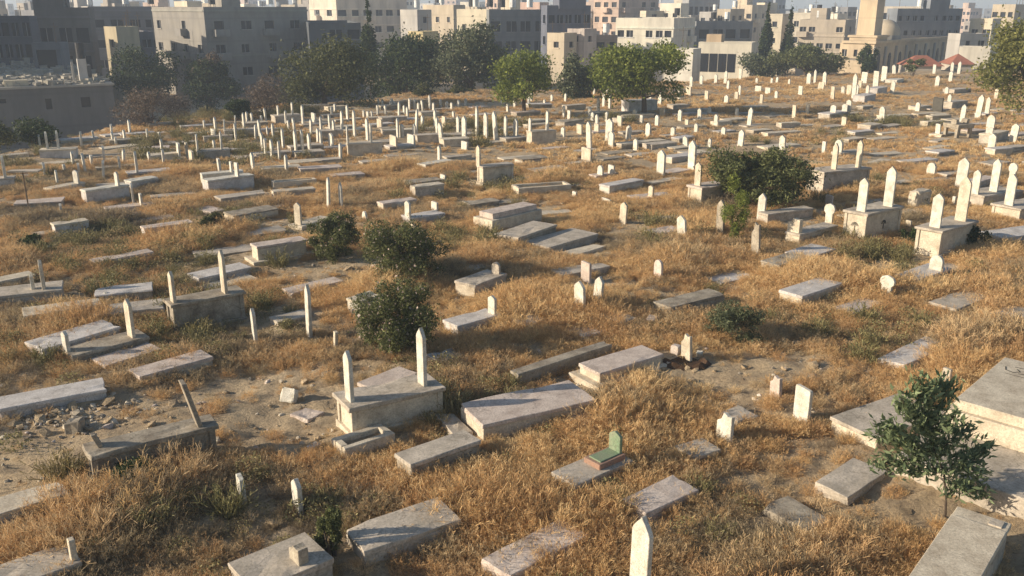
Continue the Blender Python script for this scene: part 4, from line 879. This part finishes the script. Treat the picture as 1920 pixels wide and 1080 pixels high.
def building(name, label, cx, xl, xr, yt, Y, th, col, nl=0, nr=0, rows=2, ww=1.1, wh=1.1, fl=3.1, first=1.1, tanks=0, group=None, zb=GZ, shed=0, cat='building', band=None, seed=0, LL=None, LR=None):
    rr = random.Random(seed*31+cx); t = R(th); top = at_y(cx, yt, Y); zt = top.z; P = Vector((top.x, Y, zb))
    dl = Vector((-math.sin(t), math.cos(t), 0)); dr = Vector((math.cos(t), math.sin(t), 0))
    def solve(d, xp):
        k = (xp-960)/FPX; D0 = depth(top); den = d.x - k*d.y*CP
        return (k*D0 - P.x)/den
    Ll = max(3., min(30., solve(dl, xl))) if xl < cx-1 else 9.; Lr = max(3., min(60., solve(dr, xr))) if xr > cx+1 else 9.
    Ll = LL or Ll; Lr = LR or Lr
    root = empty(name, P, label, cat, group); mb = MB(); panes = []
    for d, L, n_, inn in ((dl, Ll, nl, dr), (dr, Lr, nr, dl)):
        ws = []
        if n_:
            for r_ in range(rows):
                zc = zt - first - r_*fl
                if zc - wh < zb+.3: continue
                for i in range(n_):
                    uc = L*(i+.5)/n_ + rr.uniform(-.08, .08)*L/n_; w2 = min(ww*rr.uniform(.75, 1.2), L/n_*.7)/2
                    if rr.random() < .1: continue
                    ws.append((uc-w2, uc+w2, zc-wh, zc))
        for a, b, c_, e in ws:
            if any(o_[2] is d and abs((a+b)/2-o_[0]) < .01 and False for o_ in panes): pass
            panes.append(((a+b)/2, (c_+e)/2, d, inn, (b-a)/2, (e-c_)/2))
        # per-row openings share cuts
        face(mb, P, d, L, zb, zt, ws, inn)
    Bk = P + dl*Ll + dr*Lr
    for s, d, L in ((P+dl*Ll, dr, Lr), (P+dr*Lr, dl, Ll)): face(mb, s, d, L, zb, zt, [], Vector((0, 0, 0)))
    # parapet top and inner faces
    pw = .25; cen = P + dl*(Ll/2) + dr*(Lr/2)
    o = [P, P+dr*Lr, Bk, P+dl*Ll]; i_ = [P+dl*pw+dr*pw, P+dr*(Lr-pw)+dl*pw, P+dr*(Lr-pw)+dl*(Ll-pw), P+dr*pw+dl*(Ll-pw)]
    T3 = lambda p, z: Vector((p.x, p.y, z))
    mb.add([T3(p, zt) for p in o]+[T3(p, zt) for p in i_]+[T3(p, zt-.6) for p in i_], [(j, (j+1) % 4, 4+(j+1) % 4, 4+j) for j in range(4)] + [(4+j, 4+(j+1) % 4, 8+(j+1) % 4, 8+j) for j in range(4)])
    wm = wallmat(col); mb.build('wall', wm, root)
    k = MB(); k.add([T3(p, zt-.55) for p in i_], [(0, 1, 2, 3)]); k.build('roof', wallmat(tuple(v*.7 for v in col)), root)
    for u_, v_, d, inn, hw, hh in panes:
        k = MB(); k.box(P + d*u_ + inn*.26, d, inn, hw+.01, .03, v_-hh, v_+hh); wo = k.build('window', M['pane'], root)
        if Y < 195:
            k = MB(); k.box(P + d*u_ - inn*.03, d, inn, hw+.12, .09, v_-hh-.12, v_-hh-.004); k.build('sill', wallmat(tuple(min(.75, v*1.35) for v in col)), wo)
            if rr.random() < .6: k = MB(); k.box(P + d*u_ + inn*.19, d, inn, .035, .03, v_-hh, v_+hh); k.build('mullion', wallmat((.4, .4, .4)), wo)
    if band:
        for fz in band:
            k = MB(); zc = zt - fz; k.box(P + dr*(Lr/2) - dl*.02, dr, dl, Lr/2+.1, .12, zc-.12, zc+.12); k.box(P + dl*(Ll/2) - dr*.02, dl, dr, Ll/2-.12, .12, zc-.12, zc+.12); k.build('floor_band', wallmat(tuple(min(.8, v*1.15) for v in col)), root)
    for i in range(tanks):
        q = P + dl*rr.uniform(.15, .8)*Ll + dr*rr.uniform(.1, .9)*Lr; k = MB(); q.z = zt-.55; k.tube(q+Vector((0, 0, .9)), q+Vector((0, 0, 2.1)), .5, .5, 10)
        for sx, sy in ((-.35, -.35), (.35, -.35), (.35, .35), (-.35, .35)): k.tube(q+Vector((sx, sy, 0)), q+Vector((sx, sy, .9)), .04, .04, 4)
        k.build('water_tank', M['black' if rr.random() < .4 else 'tankwhite'], root)
    for i in range(rr.choice([0, 1, 2, 3])):
        q = P + dl*rr.uniform(.1, .8)*Ll + dr*rr.uniform(.05, .95)*Lr; q.z = zt-.5; k = MB(); hh_ = rr.uniform(1.5, 3.2); k.tube(q, q+Vector((0, 0, hh_)), .05, .04, 4)
        k.tube(q+Vector((-.5, 0, hh_*.85)), q+Vector((.5, 0, hh_*.85)), .03, .03, 4); k.build('aerial', M['rust'], root)
    if band and panes:
        for u_, v_, d, inn, hw, hh in panes:
            if rr.random() < .35: k = MB(); k.box(P + d*u_ - inn*.5, d, inn, hw+.35, .5, v_-hh-.9, v_-hh+.05); k.build('balcony', wallmat(tuple(min(.8, v*1.1) for v in col)), root)
    for i in range(shed):
        q = P + dl*rr.uniform(.3, .7)*Ll + dr*rr.uniform(.2, .8)*Lr; k = MB(); k.box(q, dr, dl, rr.uniform(1.2, 2.2), rr.uniform(1.2, 2), zt-.55, zt+rr.uniform(1.4, 2.6)); k.build('stair_house', wm, root)
    return root, P, dl, dr, Ll, Lr, zt
GREY = (.20, .205, .21); CRM = (.62, .55, .42); WHT = (.74, .69, .58); TAN = (.50, .43, .33); PNK = (.55, .42, .34); BLU = (.27, .29, .31)
b1 = building('apartment_block', 'battle damaged grey block with a lit cream end wall, left of the round tree', 381, 284, 575, 13, 128, 44, (.30, .285, .25), 4, 4, 3, 1.5, 1.15, 3.2, 1.9, tanks=3, shed=1, seed=1, band=[.5, 6.6])
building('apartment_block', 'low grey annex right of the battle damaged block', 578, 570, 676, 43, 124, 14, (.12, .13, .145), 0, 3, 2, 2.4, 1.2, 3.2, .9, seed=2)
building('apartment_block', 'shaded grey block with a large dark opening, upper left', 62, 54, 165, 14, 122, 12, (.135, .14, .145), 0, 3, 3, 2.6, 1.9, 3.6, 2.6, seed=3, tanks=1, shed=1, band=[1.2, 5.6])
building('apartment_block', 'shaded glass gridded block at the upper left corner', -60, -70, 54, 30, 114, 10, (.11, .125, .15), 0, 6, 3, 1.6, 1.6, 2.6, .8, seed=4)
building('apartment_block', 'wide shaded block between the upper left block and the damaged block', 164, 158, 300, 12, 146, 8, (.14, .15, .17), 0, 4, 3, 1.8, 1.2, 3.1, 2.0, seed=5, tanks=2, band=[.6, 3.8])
building('house', 'narrow house with a lit yellow wall in the upper left', 217, 194, 232, 50, 118, 50, (.55, .47, .32), 1, 0, 2, 1.2, 1.0, 2.8, 1.6, seed=6)
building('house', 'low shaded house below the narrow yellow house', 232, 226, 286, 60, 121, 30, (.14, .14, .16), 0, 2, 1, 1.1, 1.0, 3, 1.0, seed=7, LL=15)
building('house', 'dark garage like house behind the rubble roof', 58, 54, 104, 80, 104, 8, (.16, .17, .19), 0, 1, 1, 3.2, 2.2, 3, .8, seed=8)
building('apartment_block', 'tall block with a bright cream end and a long hazy side, top left of centre', 629, 578, 762, -14, 190, 40, (.66, .59, .49), 2, 6, 3, 1.9, 1.2, 3.3, 3.4, seed=9, tanks=2, band=[3.2, 6.4])
building('house', 'tan house with roof clutter on the top edge, left of centre', 850, 793, 862, 9, 175, 45, TAN, 3, 1, 3, 1.0, 1.0, 3, 2.2, seed=10, tanks=2)
building('house', 'bright cream wall of a low house behind the grey green tree', 917, 856, 935, 17, 150, 52, CRM, 2, 1, 1, 1.0, 1.0, 3, 2.4, seed=11, tanks=3)
building('house', 'small pale house with a parapet left of the tan house', 782, 750, 796, 18, 160, 40, (.45, .43, .40), 1, 1, 2, 1.0, 1.0, 3, 1.2, seed=12, tanks=1)
building('house', 'tiny yellow shed glimpsed above the dark dense tree', 793, 769, 797, 59, 128, 50, (.60, .50, .28), 0, 0, 1, seed=13)
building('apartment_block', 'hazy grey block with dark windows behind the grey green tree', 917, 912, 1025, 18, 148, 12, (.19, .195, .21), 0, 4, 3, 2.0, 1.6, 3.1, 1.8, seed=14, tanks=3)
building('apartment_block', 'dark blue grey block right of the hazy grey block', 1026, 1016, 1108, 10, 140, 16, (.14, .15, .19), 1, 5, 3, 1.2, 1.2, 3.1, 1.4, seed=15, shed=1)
building('house', 'white fronted house with a red brown upper floor on the top edge', 1012, 964, 1020, 4, 190, 50, (.55, .40, .34), 3, 0, 2, 1.4, 1.0, 3, 1.6, seed=16)
building('apartment_block', 'pinkish tower with balconies on the top edge, centre right', 1161, 1114, 1236, -14, 205, 48, PNK, 3, 4, 4, 1.6, 1.3, 3.1, 2.0, seed=17, band=[3.2, 6.4, 9.6])
building('apartment_block', 'bright white low block with a band of windows behind the bright green tree', 1264, 1155, 1304, 34, 152, 62, WHT, 6, 2, 2, 1.6, 1.1, 3.0, 2.0, seed=18, tanks=1, band=[1.6])
building('house', 'white house with a shaded porch above the white low block', 1277, 1238, 1292, 6, 185, 55, WHT, 2, 0, 2, 1.4, 1.2, 2.6, 1.9, seed=19)
building('house', 'left cluster of pale shacks behind the grey brown tree', 1058, 1040, 1074, 62, 128, 50, TAN, 1, 1, 1, .9, .8, 3, 1.2, seed=20)
building('house', 'pale shack with a square raised room behind the grey brown tree', 1096, 1074, 1112, 54, 130, 50, (.52, .45, .40), 1, 1, 2, .9, .8, 2.4, 1.0, seed=21)
building('house', 'low brown flat house left of the bright white low block', 1114, 1110, 1158, 66, 135, 14, (.34, .28, .23), 0, 2, 1, 1, .8, 3, 1.0, seed=22, tanks=1)
building('apartment_block', 'shaded grey block with wide windows above the low cream building', 1306, 1282, 1412, 40, 165, 14, (.24, .25, .26), 1, 4, 2, 2.6, 1.6, 3.2, 1.4, seed=23, tanks=2)
building('apartment_block', 'hazy columned block on the top edge right of the white house', 1292, 1280, 1350, -2, 230, 12, (.36, .36, .36), 0, 6, 3, 1.6, 2.0, 3.4, 1.8, seed=24)
building('apartment_block', 'lit cream block with a stepped roof left of the cypresses', 1411, 1373, 1440, 9, 215, 52, (.66, .56, .42), 3, 2, 3, 1.2, 1.1, 3.1, 2.0, seed=25, shed=1, band=[3.2])
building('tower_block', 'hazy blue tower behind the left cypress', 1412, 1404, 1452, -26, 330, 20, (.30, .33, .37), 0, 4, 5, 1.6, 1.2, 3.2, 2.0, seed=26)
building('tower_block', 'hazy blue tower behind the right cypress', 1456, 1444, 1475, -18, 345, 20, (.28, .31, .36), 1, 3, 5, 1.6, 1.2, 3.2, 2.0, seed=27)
building('house', 'narrow cream house between the two cypresses', 1468, 1446, 1476, 26, 175, 50, CRM, 1, 0, 2, 1, 1, 3, 1.4, seed=28)
building('house', 'cream house with balconies right of the cypresses', 1532, 1488, 1545, 24, 185, 55, (.62, .56, .46), 3, 0, 2, 1.2, 1.1, 3.1, 1.6, seed=29, tanks=2)
building('apartment_block', 'broad tan block with stacked terraces left of the minaret', 1586, 1500, 1606, 37, 168, 60, (.50, .43, .34), 5, 1, 3, 1.5, .9, 2.9, 1.3, seed=30, tanks=2, band=[2.9, 5.8], shed=1)
building('apartment_block', 'long cream upper storey with four dark windows right of the minaret', 1748, 1650, 1765, 12, 190, 60, (.60, .54, .45), 5, 0, 2, 1.5, 1.3, 3.2, 1.3, seed=31)
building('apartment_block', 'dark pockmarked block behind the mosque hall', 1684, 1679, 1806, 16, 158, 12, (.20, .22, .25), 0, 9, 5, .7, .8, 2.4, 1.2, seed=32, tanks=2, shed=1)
building('house', 'cream house beside the right edge tree', 1862, 1820, 1878, 35, 160, 50, CRM, 2, 1, 1, 1.2, 1.0, 3, 1.8, seed=33)
building('house', 'tan house on the skyline at the upper right corner', 1905, 1862, 1940, 8, 200, 45, TAN, 3, 2, 2, 1.2, 1.1, 3.1, 1.6, seed=34)
building('house', 'long white walled low house by the red roofs', 1858, 1799, 1870, 88, 125, 64, WHT, 0, 0, 1, seed=35)
building('house', 'grey low house with a pale parapet above the long white wall', 1802, 1798, 1856, 63, 132, 8, (.45, .43, .40), 0, 2, 1, .9, .8, 3, 1.0, seed=36)
# low cream building with dark glazing
root, P, dl, dr, Ll, Lr, zt = building('pavilion', 'low cream building with a white parapet and dark ground floor', 1410, 1310, 1420, 80, 122, 66, (.74, .68, .55), 0, 0, 1, seed=37)
k = MB(); k.box(P + dl*(Ll*.72) + dr*1.2, dl, dr, Ll*.14, 1.0, zt-.5, zt+1.0); k.build('roof_room', wallmat((.62, .47, .31)), root)
for i in range(4):
    k = MB(); k.box(P + dl*(Ll*(.36+.17*i)), dl, dr, Ll*.075, .06, zt-3.9, zt-1.5); k.build('window', M['pane'], root)
building('house', 'white corner of a house beside the bright green tree', 1300, 1278, 1304, 92, 112, 60, (.66, .63, .56), 0, 0, 1, seed=38)
# far hazy skyline
sk = []
for i in range(46):
    px = -40 + i*44 + random.uniform(-14, 14); Y = random.uniform(240, 620); yt = random.uniform(-8, 10) if px < 1290 else random.uniform(12, 24)
    sk.append((px, yt, Y))
LM = [(-100, 380, 'left of the damaged block'), (380, 760, 'above the round tree'), (760, 1110, 'above the grey green tree'), (1110, 1400, 'above the bright green tree'), (1400, 1640, 'between cypresses and minaret'), (1640, 2050, 'right of the minaret')]
for a, b, tx in LM:
    for i, (px, yt, Y) in enumerate([q for q in sk if a <= q[0] < b]):
        building('far_house', 'hazy distant house on the skyline, %s from left %s' % (ORD[i+1], tx), px+random.uniform(8, 20), px-random.uniform(8, 22), px+random.uniform(26, 46), yt, Y, random.choice([18, 30, 45, 55]), random.choice([CRM, WHT, TAN, GREY, BLU, PNK, (.45, .43, .4)]), 3, 4, 3, 1.5, 1.3, 3.1, 1.6, tanks=random.choice([0, 1, 2]), group='hazy houses on the skyline', seed=i+60, shed=random.choice([0, 1]))
sr = []
rt = random.Random(5)
for i in range(44):
    px = -20 + i*45 + rt.uniform(-16, 16); Y = rt.uniform(182, 260); sr.append((px, rt.uniform(12, 44) if px > 720 else rt.uniform(2, 20), Y))
for a, b, tx in LM:
    for i, (px, yt, Y) in enumerate([q for q in sr if a <= q[0] < b]):
        building('town_house', 'small house in the packed second row, %s from left %s' % (ORD[i+1], tx), px+rt.uniform(4, 12), px-rt.uniform(10, 24), px+rt.uniform(14, 34), yt, Y, rt.choice([20, 40, 52]), rt.choice([CRM, WHT, TAN, TAN, GREY, (.36, .33, .30), PNK, (.45, .43, .4)]), 2, 2, 3, 1.1, 1.1, 3.0, 1.3, tanks=rt.choice([0, 1, 2]), group='packed small houses of the town', seed=i+160, shed=rt.choice([0, 1]))
# ruined house with rubble roof
def ruined_house():
    Y = 88; Pr = at_y(211, 160, Y); zt = Pr.z; th = R(31)
    dr = Vector((math.cos(th), math.sin(th), 0)); dl = Vector((-math.sin(th), math.cos(th), 0)); L = 26.
    P = Vector((Pr.x, Pr.y, GZ)) - dr*L
    root = empty('ruined_house', P, 'flat roofed grey ruined house with rubble on its roof, left edge', 'house')
    def wx(px):
        k_ = (px-960)/FPX; D0 = P.y*CP + (CAMH-zt)*SP; return (k_*D0 - P.x)/(dr.x - k_*dr.y*CP)
    wins = []
    for x0, x1, y0, y1 in ((81, 93, 185, 205), (148, 166, 182, 201), (-20, 8, 186, 194)):
        yy = P.y + dr.y*wx((x0+x1)/2); wins.append((wx(x0), wx(x1), at_y(100, y1, yy).z, at_y(100, y0, yy).z))
    mb = MB(); face(mb, P, dr, L, GZ, zt, wins, dl, .3)
    face(mb, P+dr*L, dl, 46, GZ, zt, [], Vector((0, 0, 0))); face(mb, P, dl, 46, GZ, zt, [], Vector((0, 0, 0))); face(mb, P+dl*46, dr, L, GZ, zt, [], Vector((0, 0, 0)))
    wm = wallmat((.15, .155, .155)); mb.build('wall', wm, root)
    for a, b, c, e in wins:
        k = MB(); k.box(P+dr*((a+b)/2)+dl*.34, dr, dl, (b-a)/2+.01, .03, c, e); k.build('window', M['pane'], root)
    k = MB(); k.box(P+dr*(L/2)+dl*23, dr, dl, L/2+.15, 23.15, zt, zt+.22, .03); k.build('roof', wallmat((.36, .34, .30)), root)
    k = MB(); rr = random.Random(4)
    for i in range(1500):
        a = rr.uniform(.3, L-.3); b = abs(rr.gauss(0, 18)); b = b if b < 45 else rr.uniform(0, 45); q = P+dr*a+dl*(b+.3); s = rr.uniform(.1, .42); ang = rr.uniform(0, 3); uu = Vector((math.cos(ang), math.sin(ang), 0)); vv = Vector((-uu.y, uu.x, 0))
        k.box(q, uu, vv, s*rr.uniform(.6, 1.6), s*.6, zt+.2, zt+.2+s*rr.uniform(.3, 1.3)+.012*b, .07)
    o = k.build('roof_rubble', wallmat((.40, .37, .31)), root); o['kind'] = 'stuff'
    k = MB(); q = P+dr*(wx(24)+.4)+dl*1.2; k.box(q, dr, dl, 1.0, .5, zt+.2, zt+.75, .02); k.build('parapet_piece', wallmat((.66, .58, .42)), root)
    # tank tower
    q = P+dr*(wx(131)+1.6)+dl*3; z1 = at_y(131, 110, q.y).z
    k = MB(); k.box(q, dr, dl, .38, .38, zt+.2, z1); k.build('tank_pier', wallmat((.55, .53, .50)), root)
    k = MB(); k.tube(Vector((q.x, q.y, z1)), Vector((q.x, q.y, at_y(131, 80, q.y).z)), .38, .38, 12); k.build('water_tank', M['black'], root)
    for px in (103, 119):
        q2 = P+dr*(wx(px)+2.1)+dl*4; k = MB(); k.box(q2, dr, dl, .1, .1, zt+.2, at_y(px, 116, q2.y).z); k.build('pillar', wallmat((.45, .43, .40)), root)
    k = MB(); k.box(P+dr*(wx(111)+3)+dl*5.6, dr, dl, .5, .9, zt+.2, at_y(111, 124, 90).z); k.build('stair_hood', wallmat((.12, .12, .12)), root)
ruined_house()
# mosque
def mosque():
    Y = 132; root, P, dl, dr, Ll, Lr, zt = building('mosque', 'sandstone mosque with a square minaret and small dome, upper right', 1640, 1576, 1800, 82, Y, 46, (.60, .48, .33), 3, 0, 1, .7, 1.0, 3, .9, seed=41)
    wm = wallmat((.60, .48, .33)); gm = wallmat((.34, .33, .31))
    for i in range(9):      # tall windows between buttresses on the shaded long wall
        u_ = Lr*(i+.5)/9; k = MB(); q = P + dr*u_ - dl*.03
        k.prism([(-.45, 0), (.45, 0), (.45, 2.4), (.3, 2.8), (0, 3.0), (-.3, 2.8), (-.45, 2.4)], Vector((q.x, q.y, zt-4.4)), dr, Vector((0, 0, 1)), dl*.1); k.build('window', M['pane'], root)
        k = MB(); q = P + dr*(Lr*i/9) - dl*.12; k.box(q, dr, dl, .22, .12, GZ, zt-.5); k.build('buttress', gm, root)
    k = MB(); k.box(P + dr*(Lr/2), dr, dl, Lr/2+.3, .3, zt-.02, zt+.35); k.box(P+dl*(Ll/2), dl, dr, Ll/2-.31, .3, zt-.02, zt+.35); k.build('cornice', wm, root)
    # minaret
    Ym = Y+3; m0 = at_y(1632, 60, Ym); c = Vector((m0.x+.2, Ym+1, 0)); u = dr; n = dl
    zb = zt; z1 = at_y(1632, 66, Ym).z; k = MB()
    k.box(c, u, n, 2.0, 2.0, zb-.5, z1-.3, .0); k.box(c, u, n, 2.2, 2.2, z1-.3, z1, 0); k.build('minaret_base', wm, root)
    k = MB(); k.box(c, u, n, 1.32, 1.32, z1, 20, .0, .16); sh = k.build('minaret_shaft', wm, root)
    k = MB(); k.box(c, u, n, 1.9, 1.9, 14.8, 15.2); k.box(c, u, n, 1.75, 1.75, 15.2, 16.1); k.build('balcony', wm, root)
    k = MB(); k.tube(Vector((c.x, c.y, 20)), Vector((c.x, c.y, 23)), 1.1, .05, 8); k.build('spire', gm, root)
    # dome
    Yd = Y+9; dc = at_y(1662, 66, Yd); rd = 2.0*1.0; k = MB(); seg = 20; rows = []
    for j in range(9):
        a = PI/2*j/8; rows.append((rd*math.cos(a), rd*1.15*math.sin(a)))
    vs = []; fs = []
    for j, (r_, z_) in enumerate(rows):
        for i in range(seg): vs.append(Vector((dc.x+r_*math.cos(2*PI*i/seg), Yd+r_*math.sin(2*PI*i/seg), dc.z+z_)))
    for j in range(8):
        for i in range(seg): fs.append((j*seg+i, j*seg+(i+1) % seg, (j+1)*seg+(i+1) % seg, (j+1)*seg+i))
    k.add(vs, fs); dm = k.build('dome', wallmat((.50, .43, .33)), root); dm.data.shade_smooth()
    k = MB(); k.tube(Vector((dc.x, Yd, zt-.6)), Vector((dc.x, Yd, dc.z+.02)), rd*1.1, rd*1.05, 16); k.build('dome_drum', gm, root)
    k = MB(); k.tube(Vector((dc.x, Yd, dc.z+rd*1.1)), Vector((dc.x, Yd, dc.z+rd*1.1+1)), .06, .02, 5); k.build('finial', M['rust'], root)
    # lit wing before the left corner
    q = at_y(1600, 130, Y-6); k = MB(); k.box(Vector((q.x, Y-3.5, 0)), dr, dl, 2.2, 3.0, GZ, at_y(1600, 112, Y-5).z); k.build('side_wing', wm, root)
mosque()
def hip_house(label, x0, x1, yr, ye, Y, seed):
    a = at_y(x0, ye, Y); b = at_y(x1, ye, Y); zr = at_y(x0, yr, Y+3).z; ze = a.z; Lx = b.x-a.x; W = 5.; root = empty('red_roofed_house', (a.x, Y, GZ), label, 'house')
    u = Vector((math.cos(R(-8)), math.sin(R(-8)), 0)); n = Vector((-u.y, u.x, 0)); c = a + u*(Lx/2) + n*(W/2)
    k = MB(); k.box(c, u, n, Lx/2-.3, W/2-.3, GZ, ze); k.build('wall', wallmat((.5, .45, .38)), root)
    k = MB(); Z = lambda p, z: Vector((p.x, p.y, z)); q = [c-u*(Lx/2)-n*(W/2), c+u*(Lx/2)-n*(W/2), c+u*(Lx/2)+n*(W/2), c-u*(Lx/2)+n*(W/2)]; r0 = c-u*(Lx/2-1.6); r1 = c+u*(Lx/2-1.6)
    k.add([Z(p, ze) for p in q]+[Z(r0, zr), Z(r1, zr)], [(0, 1, 5, 4), (1, 2, 5), (2, 3, 4, 5), (3, 0, 4), (3, 2, 1, 0)]); k.build('roof', M['tiles'], root)
hip_house('small house with a faded red hip roof, right of the mosque wall', 1700, 1768, 103, 124, 116, 1)
hip_house('red hip roofed house partly behind the right edge tree', 1782, 1828, 100, 121, 118, 2)
# unseen block added out of frame on the left to shade the hollow
building('apartment_block', 'unseen block added left of the ruined house to shade the hollow', -330, -400, 40, -130, 91, 4, GREY, 5, 4, 5, 1.4, 1.2, 3.1, 2, seed=90, LL=24, LR=1.5)
# dug pit
pit = MB(); pit.v, pit.f = k.v[:0], k.f[:0]
ring = [PITP + Vector((.36*math.cos(q_)*1.4, .24*math.sin(q_), .06+.05*math.sin(5*q_))) for q_ in np.linspace(0, 2*PI, 15)[:-1]]
rin = [PITP + Vector((.30*math.cos(q_)*1.4, .18*math.sin(q_), .005)) for q_ in np.linspace(0, 2*PI, 15)[:-1]]
out = [PITP + Vector((.5*math.cos(q_)*1.4, .4*math.sin(q_), -.08)) for q_ in np.linspace(0, 2*PI, 15)[:-1]]; N_ = 14
pit.add(out + ring + rin, [(i, (i+1) % N_, N_+(i+1) % N_, N_+i) for i in range(N_)] + [(N_+i, N_+(i+1) % N_, 2*N_+(i+1) % N_, 2*N_+i) for i in range(N_)] + [tuple(range(2*N_, 3*N_))])
tag(pit.build('dug_pit', stone('dark brown earth', (.10, .055, .03), (.05, .03, .02), .5), None, loc=PITP), 'small freshly dug dark pit by the clean beige slab tomb', 'pit')  # sloped rim and level floor share one dark reddish brown
# ------------------------------------------------------------------ haze
k = MB(); k.box(Vector((0, 760, 0)), Vector((1, 0, 0)), Vector((0, 1, 0)), 1640, 800, GZ-1.2, 34)
hz = bpy.data.materials.new('pale haze'); hz.use_nodes = True; t = hz.node_tree; t.nodes.remove(t.nodes['Principled BSDF'])
v = t.nodes.new('ShaderNodeVolumePrincipled'); v.inputs['Color'].default_value = (.66, .78, .95, 1); v.inputs['Density'].default_value = .00095; v.inputs['Anisotropy'].default_value = .1
t.links.new(v.outputs[0], t.nodes['Material Output'].inputs['Volume'])
o = k.build('haze', hz); o['kind'] = 'stuff'; tag(o, 'thin pale haze softening the far town', 'haze')
print('OBJS', len(bpy.data.objects), 'heads', len(HS))
